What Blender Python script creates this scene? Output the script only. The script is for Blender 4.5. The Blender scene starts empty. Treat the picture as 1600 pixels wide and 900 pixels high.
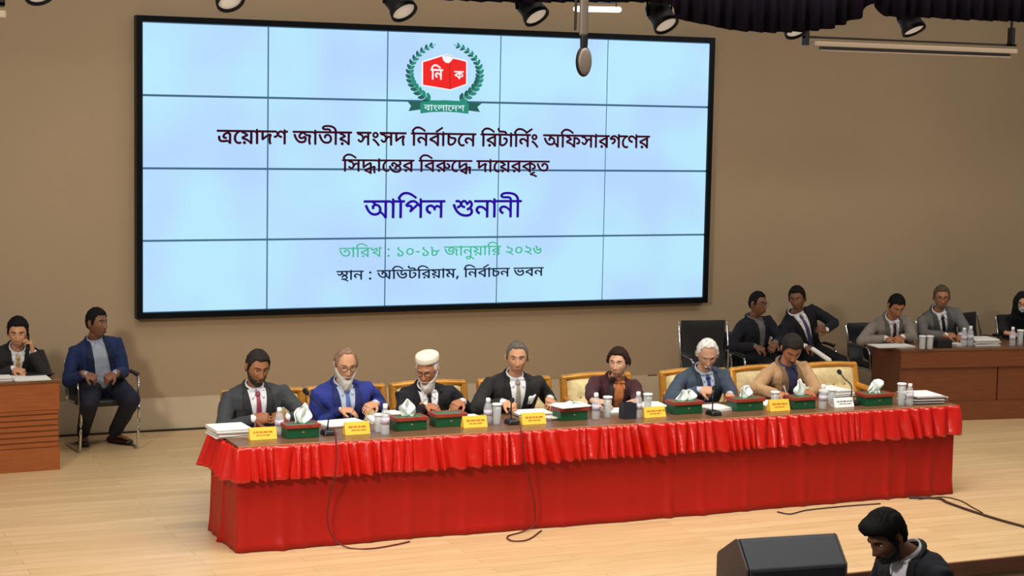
import bpy, bmesh, math, random
import numpy as np
from mathutils import Vector, Matrix
from mathutils.bvhtree import BVHTree
from mathutils.geometry import delaunay_2d_cdt

sc = bpy.context.scene
C = sc.collection
R = math.radians
random.seed(7)
NR = np.random.RandomState(5)

# ------------------------------------------------------------------ camera
FPX = 2808.155
CAM = np.array([-3.63658959, -16.77347563, 3.08257614])
YAW, PITCH, ROLL = 0.417247385, -0.0967141973, 0.0189587169
cy, sy = math.cos(YAW), math.sin(YAW)
cp, sp = math.cos(PITCH), math.sin(PITCH)
FW = np.array([sy*cp, cy*cp, sp])
RT0 = np.array([cy, -sy, 0.0])
UP0 = np.cross(RT0, FW)
RT = math.cos(ROLL)*RT0 + math.sin(ROLL)*UP0
UP = -math.sin(ROLL)*RT0 + math.cos(ROLL)*UP0
cam = bpy.data.cameras.new('camera')
camo = bpy.data.objects.new('camera', cam)
C.objects.link(camo)
cam.sensor_width = 36.0
cam.lens = 36.0*FPX/1600.0
cam.clip_end = 200
m = Matrix.Identity(4)
for i in range(3):
    m[i][0], m[i][1], m[i][2], m[i][3] = RT[i], UP[i], -FW[i], CAM[i]
camo.matrix_world = m
sc.camera = camo

sc.view_settings.view_transform = 'Standard'
sc.view_settings.look = 'None'
sc.view_settings.exposure = 0.0
sc.view_settings.gamma = 1.0
sc.view_settings.use_curve_mapping = False

# ------------------------------------------------------------------ world and lights
w = bpy.data.worlds.new('hall')
sc.world = w
w.use_nodes = True
w.node_tree.nodes['Background'].inputs[0].default_value = (1.0, 0.93, 0.85, 1)
w.node_tree.nodes['Background'].inputs[1].default_value = 0.17


def area(name, loc, target, size, power, spread=180, col=(1, 0.93, 0.83)):
    l = bpy.data.lights.new(name, 'AREA')
    l.shape = 'RECTANGLE'
    l.size, l.size_y = size
    l.energy = power
    l.spread = R(spread)
    l.color = col
    o = bpy.data.objects.new(name, l)
    C.objects.link(o)
    o.location = loc
    d = Vector(target) - Vector(loc)
    o.rotation_euler = d.to_track_quat('-Z', 'Y').to_euler()
    return o


area('ceiling_light', (2.6, -7.2, 6.6), (2.6, -5.6, 0), (9.0, 2.0), 335, 120)
area('ceiling_light', (9.5, -5.5, 6.2), (7.5, 0.0, 0.5), (2.0, 2.0), 52, 120)
area('ceiling_light', (-5.5, -10.5, 5.2), (1.5, -4.0, 0.4), (0.9, 0.9), 205, 110)
area('ceiling_light', (2.5, -3.4, 6.4), (3.0, -1.4, 0), (9.0, 0.8), 70, 140)


def at(px, py, Y):
    """point of the plane y = Y seen at pixel (px, py) of the 1600x900 photograph"""
    d = (px-800)/FPX*RT - (py-450)/FPX*UP + FW
    return CAM + d*(Y-CAM[1])/d[1]


def atz(px, py, Z):
    d = (px-800)/FPX*RT - (py-450)/FPX*UP + FW
    return CAM + d*(Z-CAM[2])/d[2]


# ------------------------------------------------------------------ materials
def lin(c):
    r = []
    for v in c[:3]:
        v = v/255.0
        r.append(v/12.92 if v <= 0.04045 else ((v+0.055)/1.055)**2.4)
    return (r[0], r[1], r[2], 1.0)


MATS = {}


def mat(name, col, rough=0.6, metal=0.0, var=0.0, vscale=8.0, bump=0.0, bscale=60.0, stretch=(1, 1, 1),
        spec=0.5, trans=0.0, emit=None, estr=1.0, sheen=0.0, coat=0.0, ior=None, alpha=1.0):
    if name in MATS:
        return MATS[name]
    mt = bpy.data.materials.new(name)
    mt.use_nodes = True
    nt = mt.node_tree
    b = nt.nodes['Principled BSDF']
    b.inputs['Roughness'].default_value = rough
    b.inputs['Metallic'].default_value = metal
    b.inputs['Specular IOR Level'].default_value = spec
    b.inputs['Transmission Weight'].default_value = trans
    b.inputs['Sheen Weight'].default_value = sheen
    b.inputs['Coat Weight'].default_value = coat
    b.inputs['Alpha'].default_value = alpha
    if ior:
        b.inputs['IOR'].default_value = ior
    c = lin(col)
    b.inputs['Base Color'].default_value = c
    if emit is not None:
        b.inputs['Emission Color'].default_value = lin(emit)
        b.inputs['Emission Strength'].default_value = estr
    if var or bump:
        tc = nt.nodes.new('ShaderNodeTexCoord')
        mp = nt.nodes.new('ShaderNodeMapping')
        mp.inputs['Scale'].default_value = stretch
        nt.links.new(tc.outputs['Object'], mp.inputs['Vector'])
    if var:
        n = nt.nodes.new('ShaderNodeTexNoise')
        n.inputs['Scale'].default_value = vscale
        n.inputs['Detail'].default_value = 5
        nt.links.new(mp.outputs['Vector'], n.inputs['Vector'])
        cr = nt.nodes.new('ShaderNodeValToRGB')
        cr.color_ramp.elements[0].position = 0.3
        cr.color_ramp.elements[1].position = 0.7
        cr.color_ramp.elements[0].color = tuple(max(0, x*(1-var)) for x in c[:3])+(1,)
        cr.color_ramp.elements[1].color = tuple(min(1, x*(1+var)) for x in c[:3])+(1,)
        nt.links.new(n.outputs['Fac'], cr.inputs['Fac'])
        nt.links.new(cr.outputs['Color'], b.inputs['Base Color'])
    if bump:
        n2 = nt.nodes.new('ShaderNodeTexNoise')
        n2.inputs['Scale'].default_value = bscale
        n2.inputs['Detail'].default_value = 4
        nt.links.new(mp.outputs['Vector'], n2.inputs['Vector'])
        bp = nt.nodes.new('ShaderNodeBump')
        bp.inputs['Strength'].default_value = bump
        bp.inputs['Distance'].default_value = 0.01
        nt.links.new(n2.outputs['Fac'], bp.inputs['Height'])
        nt.links.new(bp.outputs['Normal'], b.inputs['Normal'])
    MATS[name] = mt
    return mt


def floor_mat():
    mt = bpy.data.materials.new('light_wood_planks')
    mt.use_nodes = True
    nt = mt.node_tree
    b = nt.nodes['Principled BSDF']
    tc = nt.nodes.new('ShaderNodeTexCoord')
    br = nt.nodes.new('ShaderNodeTexBrick')
    br.inputs['Scale'].default_value = 1.0
    br.inputs['Brick Width'].default_value = 1.8
    br.inputs['Row Height'].default_value = 0.14
    br.inputs['Mortar Size'].default_value = 0.003
    br.inputs['Mortar Smooth'].default_value = 0.3
    br.offset = 0.37
    br.inputs['Color1'].default_value = lin((222, 190, 146))
    br.inputs['Color2'].default_value = lin((211, 178, 132))
    br.inputs['Mortar'].default_value = lin((180, 146, 104))
    nt.links.new(tc.outputs['Object'], br.inputs['Vector'])
    mp = nt.nodes.new('ShaderNodeMapping')
    mp.inputs['Scale'].default_value = (0.9, 14, 1)
    nt.links.new(tc.outputs['Object'], mp.inputs['Vector'])
    n = nt.nodes.new('ShaderNodeTexNoise')
    n.inputs['Scale'].default_value = 2.2
    n.inputs['Detail'].default_value = 6
    nt.links.new(mp.outputs['Vector'], n.inputs['Vector'])
    mx = nt.nodes.new('ShaderNodeMix')
    mx.data_type = 'RGBA'
    mx.blend_type = 'MULTIPLY'
    mx.inputs['Factor'].default_value = 0.55
    cr = nt.nodes.new('ShaderNodeValToRGB')
    cr.color_ramp.elements[0].position = 0.35
    cr.color_ramp.elements[0].color = (0.76, 0.73, 0.68, 1)
    cr.color_ramp.elements[1].position = 0.65
    cr.color_ramp.elements[1].color = (1, 1, 1, 1)
    nt.links.new(n.outputs['Fac'], cr.inputs['Fac'])
    nt.links.new(br.outputs['Color'], mx.inputs['A'])
    nt.links.new(cr.outputs['Color'], mx.inputs['B'])
    nt.links.new(mx.outputs['Result'], b.inputs['Base Color'])
    b.inputs['Roughness'].default_value = 0.42
    return mt


def screen_mat():
    mt = bpy.data.materials.new('lit_display')
    mt.use_nodes = True
    nt = mt.node_tree
    b = nt.nodes['Principled BSDF']
    b.inputs['Base Color'].default_value = (0.02, 0.02, 0.02, 1)
    b.inputs['Roughness'].default_value = 0.5
    tc = nt.nodes.new('ShaderNodeTexCoord')
    n = nt.nodes.new('ShaderNodeTexNoise')
    n.inputs['Scale'].default_value = 1.1
    n.inputs['Detail'].default_value = 1
    nt.links.new(tc.outputs['Object'], n.inputs['Vector'])
    cr = nt.nodes.new('ShaderNodeValToRGB')
    cr.color_ramp.elements[0].position = 0.36
    cr.color_ramp.elements[0].color = lin((180, 216, 255))
    cr.color_ramp.elements[1].position = 0.62
    cr.color_ramp.elements[1].color = lin((184, 233, 255))
    nt.links.new(n.outputs['Fac'], cr.inputs['Fac'])
    nt.links.new(cr.outputs['Color'], b.inputs['Emission Color'])
    b.inputs['Emission Strength'].default_value = 0.97
    return mt


def pix(name, col, s=1.0):
    return mat(name, (5, 5, 5), 0.5, emit=col, estr=s)


WOODV = (1, 9, 9)
M_floor = floor_mat()
M_wall = mat('beige_wall_paint', (172, 150, 122), 0.85, var=0.03, vscale=0.8, spec=0.2)
M_wains = mat('wainscot_paint', (198, 182, 156), 0.75, var=0.05, vscale=1.5, spec=0.2)
M_dark = mat('dark_gap', (35, 28, 24), 0.8)
M_trimwood = mat('stage_edge_wood', (112, 72, 48), 0.55, var=0.12, vscale=4, stretch=(1, 8, 8))
M_black = mat('black_plastic', (14, 14, 16), 0.45)
M_carpet = mat('dark_carpet', (24, 20, 20), 0.95, bump=0.3, bscale=200)
M_deskL = mat('orange_brown_wood', (150, 82, 36), 0.45, var=0.16, vscale=5, stretch=(1, 1, 10))
M_deskLd = mat('groove_wood', (118, 62, 28), 0.6)
M_deskR = mat('dark_brown_wood', (118, 66, 36), 0.42, var=0.16, vscale=5, stretch=(1, 1, 10))
M_deskRs = mat('dark_brown_end', (104, 62, 38), 0.5, var=0.12, vscale=5, stretch=(8, 8, 1))
M_top = mat('table_top_wood', (112, 78, 54), 0.32, var=0.14, vscale=5, stretch=(1, 10, 1))
M_edge = mat('table_edge_wood', (176, 122, 76), 0.5, var=0.1, vscale=4, stretch=(1, 10, 10))
M_red = mat('red_satin_ruffle', (190, 20, 8), 0.28, spec=0.6, bump=0.3, bscale=18)
M_red2 = mat('red_drape', (160, 18, 8), 0.5, spec=0.3, bump=0.12, bscale=14, var=0.05, vscale=2)  # darker than the ruffle: shade from overhead light put into the base colour
M_gold = mat('gilded_wood', (198, 138, 52), 0.34, metal=0.25, var=0.15, vscale=12, bump=0.2, bscale=40)
M_cream = mat('cream_brocade', (222, 202, 150), 0.6, var=0.12, vscale=30, bump=0.15, bscale=80, sheen=0.3)
M_button = mat('tuft_button', (150, 124, 76), 0.6)
M_leather = mat('black_leather', (26, 26, 29), 0.42, bump=0.25, bscale=90)
M_mesh = mat('dark_grey_back', (44, 44, 46), 0.6)
M_chrome = mat('chrome', (205, 205, 205), 0.16, metal=1.0)
M_bezel = mat('navy_bezel', (7, 10, 18), 0.4, spec=0.2)
M_bezelL = mat('panel_joint', (40, 60, 80), 0.5, emit=(70, 112, 142), estr=0.6)
M_screen = screen_mat()
M_paper = mat('white_paper', (240, 240, 236), 0.75)
M_paper2 = mat('grey_paper_edges', (176, 166, 162), 0.8, var=0.25, vscale=3, stretch=(1, 1, 90))
M_yellow = mat('yellow_card', (245, 196, 62), 0.6)
M_ink = mat('brown_ink', (186, 118, 30), 0.8)
M_ink2 = mat('grey_ink', (120, 120, 124), 0.8)
M_green = mat('green_box_card', (19, 78, 46), 0.42, spec=0.5)
M_green2 = mat('green_box_top', (50, 112, 74), 0.5)
M_rim = mat('red_brown_rim', (150, 58, 40), 0.45, var=0.12, vscale=20)
M_tissue = mat('tissue_paper', (240, 248, 246), 0.85)
M_clear = mat('clear_plastic', (225, 232, 236), 0.08, spec=0.8, alpha=0.36)
M_water = mat('water', (235, 245, 250), 0.02, trans=0.95, ior=1.25)
M_cap = mat('white_cap', (238, 238, 240), 0.45)
M_label = mat('bottle_label', (196, 190, 206), 0.5, var=0.2, vscale=60)
M_metalrod = mat('grey_rod', (120, 108, 98), 0.45, metal=0.4)
M_lens = mat('spot_lens', (196, 186, 172), 0.3, spec=0.6, emit=(190, 180, 166), estr=0.55)
M_spot = mat('spot_housing', (14, 13, 17), 0.55, spec=0.3)
M_valance = mat('dark_purple_curtain', (22, 16, 27), 0.9, spec=0.1, var=0.45, vscale=3, stretch=(6, 6, 0.4))
M_batten = mat('white_batten', (190, 168, 144), 0.5)
M_tube = mat('lit_tube', (255, 255, 250), 0.4, emit=(255, 250, 238), estr=1.6)
M_cable = mat('dark_cable', (58, 34, 26), 0.6)
M_cablered = mat('dark_red_cable', (92, 16, 12), 0.6)
M_speaker = mat('speaker_coating', (46, 50, 58), 0.62, bump=0.3, bscale=250)
M_grille = mat('speaker_grille', (18, 17, 26), 0.7, bump=0.4, bscale=300)
M_speakside = mat('speaker_side', (70, 58, 54), 0.6, bump=0.3, bscale=250)
M_eyew = mat('eye_white', (214, 204, 196), 0.3)
M_iris = mat('dark_iris', (30, 18, 12), 0.2)
M_specs = mat('spectacle_frame', (40, 28, 22), 0.3)
M_white = mat('white_shirt', (224, 226, 232), 0.7, bump=0.1, bscale=40)

# ------------------------------------------------------------------ object helpers


def tag(o, label=None, cat=None, group=None, kind=None):
    if label:
        o['label'] = label
    if cat:
        o['category'] = cat
    if group:
        o['group'] = group
    if kind:
        o['kind'] = kind
    return o


def empty(name, loc=(0, 0, 0), rz=0.0):
    o = bpy.data.objects.new(name, None)
    o.empty_display_size = 0.1
    C.objects.link(o)
    o.location = loc
    o.rotation_euler = (0, 0, rz)
    return o


def link(name, me, parent=None):
    o = bpy.data.objects.new(name, me)
    C.objects.link(o)
    if parent is not None:
        o.parent = parent
    return o


def children(o):
    return [c for c in bpy.data.objects if c.parent == o]


def copy_tree(o, loc=None, rz=None):
    c = o.copy()
    C.objects.link(c)
    for ch in list(o.children):
        d = ch.copy()
        C.objects.link(d)
        d.parent = c
        for g in list(ch.children):
            e = g.copy()
            C.objects.link(e)
            e.parent = d
    if loc is not None:
        c.location = loc
    if rz is not None:
        c.rotation_euler = (0, 0, rz)
    return c


class MB:
    """collects shapes into ONE mesh"""

    def __init__(self):
        self.v, self.f, self.m, self.n = [], [], [], 0

    def add(self, V, F, mi=0):
        V = np.asarray(V, float)
        self.v.append(V)
        for f in F:
            self.f.append([i+self.n for i in f])
            self.m.append(mi)
        self.n += len(V)
        return self

    def box(self, c, s, mi=0, rz=0.0, rx=0.0, taper=1.0):
        c = np.array(c, float)
        h = np.array(s, float)/2
        P = []
        for z in (-1, 1):
            k = taper if z > 0 else 1.0
            for x, y in ((-1, -1), (1, -1), (1, 1), (-1, 1)):
                P.append([x*h[0]*k, y*h[1]*k, z*h[2]])
        P = np.array(P)
        if rx:
            ca, sa = math.cos(rx), math.sin(rx)
            P = P @ np.array([[1, 0, 0], [0, ca, sa], [0, -sa, ca]])
        if rz:
            ca, sa = math.cos(rz), math.sin(rz)
            P = P @ np.array([[ca, sa, 0], [-sa, ca, 0], [0, 0, 1]])
        F = [(3, 2, 1, 0), (4, 5, 6, 7), (0, 1, 5, 4), (1, 2, 6, 5), (2, 3, 7, 6), (3, 0, 4, 7)]
        return self.add(P+c, F, mi)

    def sweep(self, pts, rad, seg=12, mi=0, flat=None, ref=(0, 0, 1), caps=3):
        V, F = sweep(pts, rad, seg, flat, ref, caps)
        return self.add(V, F, mi)

    def ell(self, c, r, mi=0, seg=16, rings=10, rot=None):
        D, F = sphere(seg, rings)
        P = D*np.array(r)
        if rot is not None:
            P = P @ np.array(rot).T
        return self.add(P+np.array(c), F, mi)

    def lathe(self, prof, c=(0, 0, 0), seg=20, mi=0, cap0=True, cap1=True):
        V, F = [], []
        for r, z in prof:
            for k in range(seg):
                a = 2*math.pi*k/seg
                V.append([r*math.cos(a), r*math.sin(a), z])
        n = len(prof)
        for i in range(n-1):
            for k in range(seg):
                a, b = i*seg+k, i*seg+(k+1) % seg
                F.append((a, b, b+seg, a+seg))
        if cap0:
            F.append(tuple(range(seg))[::-1])
        if cap1:
            F.append(tuple(range((n-1)*seg, n*seg)))
        return self.add(np.array(V)+np.array(c), F, mi)

    def prism(self, poly, axis, a, b, mi=0):
        """2D polygon extruded along an axis (0 x, 1 y, 2 z) from a to b"""
        o = [i for i in range(3) if i != axis]
        n = len(poly)
        V = []
        for t in (a, b):
            for p in poly:
                q = [0, 0, 0]
                q[o[0]], q[o[1]], q[axis] = p[0], p[1], t
                V.append(q)
        F = [tuple(range(n))[::-1], tuple(range(n, 2*n))]
        for i in range(n):
            j = (i+1) % n
            F.append((i, j, j+n, i+n))
        return self.add(V, F, mi)

    def arrays(self):
        return np.concatenate(self.v), self.f, self.m

    def mesh(self, name, mats, origin=(0, 0, 0), smooth=False, recalc=True):
        V, F, Mi = self.arrays()
        me = bpy.data.meshes.new(name)
        me.from_pydata((V-np.array(origin)).tolist(), [], F)
        for mm in (mats if isinstance(mats, (list, tuple)) else [mats]):
            me.materials.append(mm)
        me.polygons.foreach_set('material_index', Mi)
        if recalc:
            bm = bmesh.new()
            bm.from_mesh(me)
            bmesh.ops.recalc_face_normals(bm, faces=bm.faces)
            bm.to_mesh(me)
            bm.free()
        me.polygons.foreach_set('use_smooth', [smooth]*len(me.polygons))
        me.update()
        return me

    def obj(self, name, mats, parent=None, smooth=False, origin=None, bevel=0.0, solid=0.0, angle=None):
        org = origin if origin is not None else ((0, 0, 0) if parent is None else ORG.get(rootof(parent), (0, 0, 0)))
        me = self.mesh(name, mats, org, smooth, recalc=(solid == 0))
        o = link(name, me, parent)
        if parent is None:
            o.location = org
        if solid:
            s = o.modifiers.new('thickness', 'SOLIDIFY')
            s.thickness = solid
            s.offset = -1
        if bevel:
            bv = o.modifiers.new('bevel', 'BEVEL')
            bv.width = bevel
            bv.segments = 2
            bv.limit_method = 'ANGLE'
        return o


ORG = {}


def rootof(o):
    while o.parent is not None:
        o = o.parent
    return o.name


def wroot(name, loc):
    """Empty at a thing's base; its parts are given in room coordinates"""
    o = empty(name, loc)
    ORG[o.name] = tuple(loc)
    return o


_sph = {}


def sphere(seg, rings):
    k = (seg, rings)
    if k in _sph:
        return _sph[k]
    V = [[0, 0, -1]]
    for i in range(1, rings):
        t = -math.pi/2+math.pi*i/rings
        for j in range(seg):
            a = 2*math.pi*j/seg
            V.append([math.cos(t)*math.cos(a), math.cos(t)*math.sin(a), math.sin(t)])
    V.append([0, 0, 1])
    F = []
    for j in range(seg):
        F.append((0, 1+(j+1) % seg, 1+j))
    for i in range(rings-2):
        for j in range(seg):
            a, b = 1+i*seg+j, 1+i*seg+(j+1) % seg
            F.append((a, b, b+seg, a+seg))
    n = len(V)-1
    s = 1+(rings-2)*seg
    for j in range(seg):
        F.append((s+j, s+(j+1) % seg, n))
    _sph[k] = (np.array(V), F)
    return _sph[k]


def sweep(pts, rad, seg=12, flat=None, ref=(0, 0, 1), caps=3):
    """closed tube along pts; flat = ratio of the second section axis (which lies nearest to ref)"""
    P = [np.array(p, float) for p in pts]
    rad = list(rad) if hasattr(rad, '__len__') else [rad]*len(P)
    n = len(P)
    T = []
    for i in range(n):
        t = P[min(i+1, n-1)]-P[max(i-1, 0)]
        T.append(t/(np.linalg.norm(t)+1e-12))
    fl = flat if hasattr(flat, '__len__') else [flat if flat else 1.0]*n
    rows = []
    for k in range(caps):
        a = (math.pi/2)*(k+0.35)/(caps)
        rows.append((P[0]-T[0]*rad[0]*fl[0]*math.cos(a), T[0], rad[0]*math.sin(a), fl[0]))
    for i in range(n):
        rows.append((P[i], T[i], rad[i], fl[i]))
    for k in range(caps-1, -1, -1):
        a = (math.pi/2)*(k+0.35)/(caps)
        rows.append((P[-1]+T[-1]*rad[-1]*fl[-1]*math.cos(a), T[-1], rad[-1]*math.sin(a), fl[-1]))
    V, F = [], []
    ref = np.array(ref, float)
    last = None
    for c, t, r, f in rows:
        v = ref-t*np.dot(ref, t)
        if np.linalg.norm(v) < 0.15:
            v = last if last is not None else np.array([1.0, 0.02, 0])
            v = v-t*np.dot(v, t)
        v /= np.linalg.norm(v)
        last = v
        u = np.cross(t, v)
        for k in range(seg):
            a = 2*math.pi*k/seg
            V.append(c+u*r*math.cos(a)+v*r*f*math.sin(a))
    m_ = len(rows)
    for i in range(m_-1):
        for k in range(seg):
            a, b = i*seg+k, i*seg+(k+1) % seg
            F.append((a, b, b+seg, a+seg))
    F.append(tuple(range(seg))[::-1])
    F.append(tuple(range((m_-1)*seg, m_*seg)))
    return np.array(V), F


def bez(pts, n=12):
    """smooth curve through points (Catmull-Rom)"""
    P = [np.array(p, float) for p in pts]
    P = [2*P[0]-P[1]]+P+[2*P[-1]-P[-2]]
    out = []
    for i in range(1, len(P)-2):
        for k in range(n):
            t = k/n
            a, b, c, d = P[i-1], P[i], P[i+1], P[i+2]
            out.append(0.5*((2*b)+(-a+c)*t+(2*a-5*b+4*c-d)*t*t+(-a+3*b-3*c+d)*t**3))
    out.append(P[-2])
    return out


TEX = bpy.data.textures.new('cloth_folds', 'CLOUDS')
TEX.noise_scale = 0.075
TEX.noise_depth = 2


def remesh(mb, voxel, smooth=2, disp=0.0):
    V, F, _ = mb.arrays()
    me = bpy.data.meshes.new('tmp')
    me.from_pydata(V.tolist(), [], F)
    o = bpy.data.objects.new('tmp', me)
    C.objects.link(o)
    r = o.modifiers.new('r', 'REMESH')
    r.mode = 'VOXEL'
    r.voxel_size = voxel
    r.adaptivity = 0
    if smooth:
        s = o.modifiers.new('s', 'SMOOTH')
        s.iterations = smooth
        s.factor = 0.5
    if disp:
        d = o.modifiers.new('d', 'DISPLACE')
        d.texture = TEX
        d.texture_coords = 'GLOBAL'
        d.strength = disp
        d.mid_level = 0.5
        s = o.modifiers.new('s2', 'SMOOTH')
        s.iterations = 1
        s.factor = 0.5
    dg = bpy.context.evaluated_depsgraph_get()
    dg.update()
    ev = o.evaluated_get(dg)
    out = bpy.data.meshes.new_from_object(ev, depsgraph=dg)
    bpy.data.objects.remove(o)
    bpy.data.meshes.remove(me)
    out.polygons.foreach_set('use_smooth', [True]*len(out.polygons))
    return out


def place_mesh(name, me, mt, parent):
    """mesh in room coordinates becomes a part of parent"""
    org = np.array(ORG.get(rootof(parent), (0, 0, 0)))
    n = len(me.vertices)
    co = np.empty(n*3)
    me.vertices.foreach_get('co', co)
    co = (co.reshape(-1, 3)-org).ravel()
    me.vertices.foreach_set('co', co)
    me.name = name
    me.materials.clear()
    me.materials.append(mt)
    me.update()
    return link(name, me, parent)

# ================================================================== THE SETTING


def struct(name, mb, mt, bevel=0.0):
    o = mb.obj(name, mt, bevel=bevel)
    o['kind'] = 'structure'
    return o


EDGE = -6.72            # front edge of the stage
AUD = -0.60             # auditorium floor level
struct('floor', MB().box((3.5, (0.1+EDGE)/2, -0.1), (17.0, 0.1-EDGE, 0.2)), M_floor)
struct('wall_back', MB().box((3.5, 0.2, 2.7), (17.0, 0.2, 6.4)), M_wall)
struct('trim_1', MB().box((3.5, 0.088, 0.165), (17.0, 0.024, 0.31)), M_wains)
mb = MB()
for k in range(9):
    mb.box((-4+k*1.9, 0.075, 0.318), (0.05+0.03*(k % 3), 0.004, 0.012))
struct('trim_2', mb, mat('chipped_paint', (110, 66, 44), 0.9))
struct('baseboard_back', MB().box((3.5, 0.07, 0.008), (17.0, 0.03, 0.016)), M_dark)
struct('trim_3', MB().box((3.5, EDGE-0.012, -0.045), (17.0, 0.03, 0.10)), M_trimwood)
struct('wall_riser', MB().box((3.5, EDGE+0.05, -0.4), (17.0, 0.08, 0.5)), M_carpet)
struct('floor_auditorium', MB().box((2.0, -10.3, AUD-0.05), (18.0, 7.2, 0.1)), M_carpet)

# ================================================================== VIDEO WALL
PW, PH = 1.21, 0.6806
SW, SH = 5*PW, 4*PH
SZ = 3.87
vw = wroot('video_wall', (SW/2, 0.0, SZ-SH))
tag(vw, 'wide video wall of twenty lit pale blue panels in a thin dark frame on the back wall', 'screen')
fr = MB()
B = 0.055
fr.box((SW/2, 0.045, SZ+B/2), (SW+2*B, 0.11, B))
fr.box((SW/2, 0.045, SZ-SH-B/2), (SW+2*B, 0.11, B))
fr.box((-B/2, 0.045, SZ-SH/2), (B, 0.11, SH))
fr.box((SW+B/2, 0.045, SZ-SH/2), (B, 0.11, SH))
fr.obj('screen_frame', M_bezel, vw)
MB().box((SW/2, 0.06, SZ-SH/2), (SW, 0.07, SH)).obj('backing', M_bezelL, vw)
for i in range(5):
    for j in range(4):
        g = 0.0105
        MB().box(((i+0.5)*PW, 0.012, SZ-(j+0.5)*PH), (PW-2*g, 0.024, PH-2*g)).obj('display_panel', M_screen, vw)


def onscreen(px, py):
    return at(px, py, -0.002)


def flat_curve(contours, dil=0.0, keep=False):
    """filled outline(s) -> triangles in 2D"""
    cu = bpy.data.curves.new('t', 'CURVE')
    cu.dimensions = '2D'
    cu.fill_mode = 'BOTH'
    cu.offset = dil
    for c in contours:
        s = cu.splines.new('POLY')
        s.points.add(len(c)-1)
        for p, q in zip(s.points, c):
            p.co = (q[0], q[1], 0, 1)
        s.use_cyclic_u = True
    o = bpy.data.objects.new('t', cu)
    C.objects.link(o)
    dg = bpy.context.evaluated_depsgraph_get()
    dg.update()
    me = bpy.data.meshes.new_from_object(o.evaluated_get(dg), depsgraph=dg)
    V = np.array([v.co[:] for v in me.vertices]).reshape(-1, 3)
    F = [tuple(p.vertices) for p in me.polygons]
    bpy.data.objects.remove(o)
    bpy.data.meshes.remove(me)
    bpy.data.curves.remove(cu)
    return V[:, :2], F


def quads(contour, n=3):
    """quadratic outline with implied points -> polyline"""
    pts = []
    m_ = len(contour)
    full = []
    for i in range(m_):
        a, b = contour[i], contour[(i+1) % m_]
        full.append(a)
        if not a[2] and not b[2]:
            full.append(((a[0]+b[0])/2, (a[1]+b[1])/2, 1))
    k = next(i for i, p in enumerate(full) if p[2])
    full = full[k:]+full[:k]
    i = 0
    L_ = len(full)
    while i < L_:
        a, b = full[i], full[(i+1) % L_]
        if b[2]:
            pts.append(a[:2])
            i += 1
        else:
            c = full[(i+2) % L_]
            for t in range(n):
                t = t/n
                pts.append(((1-t)**2*a[0]+2*t*(1-t)*b[0]+t*t*c[0], (1-t)**2*a[1]+2*t*(1-t)*b[1]+t*t*c[1]))
            i += 2
    return pts


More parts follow.
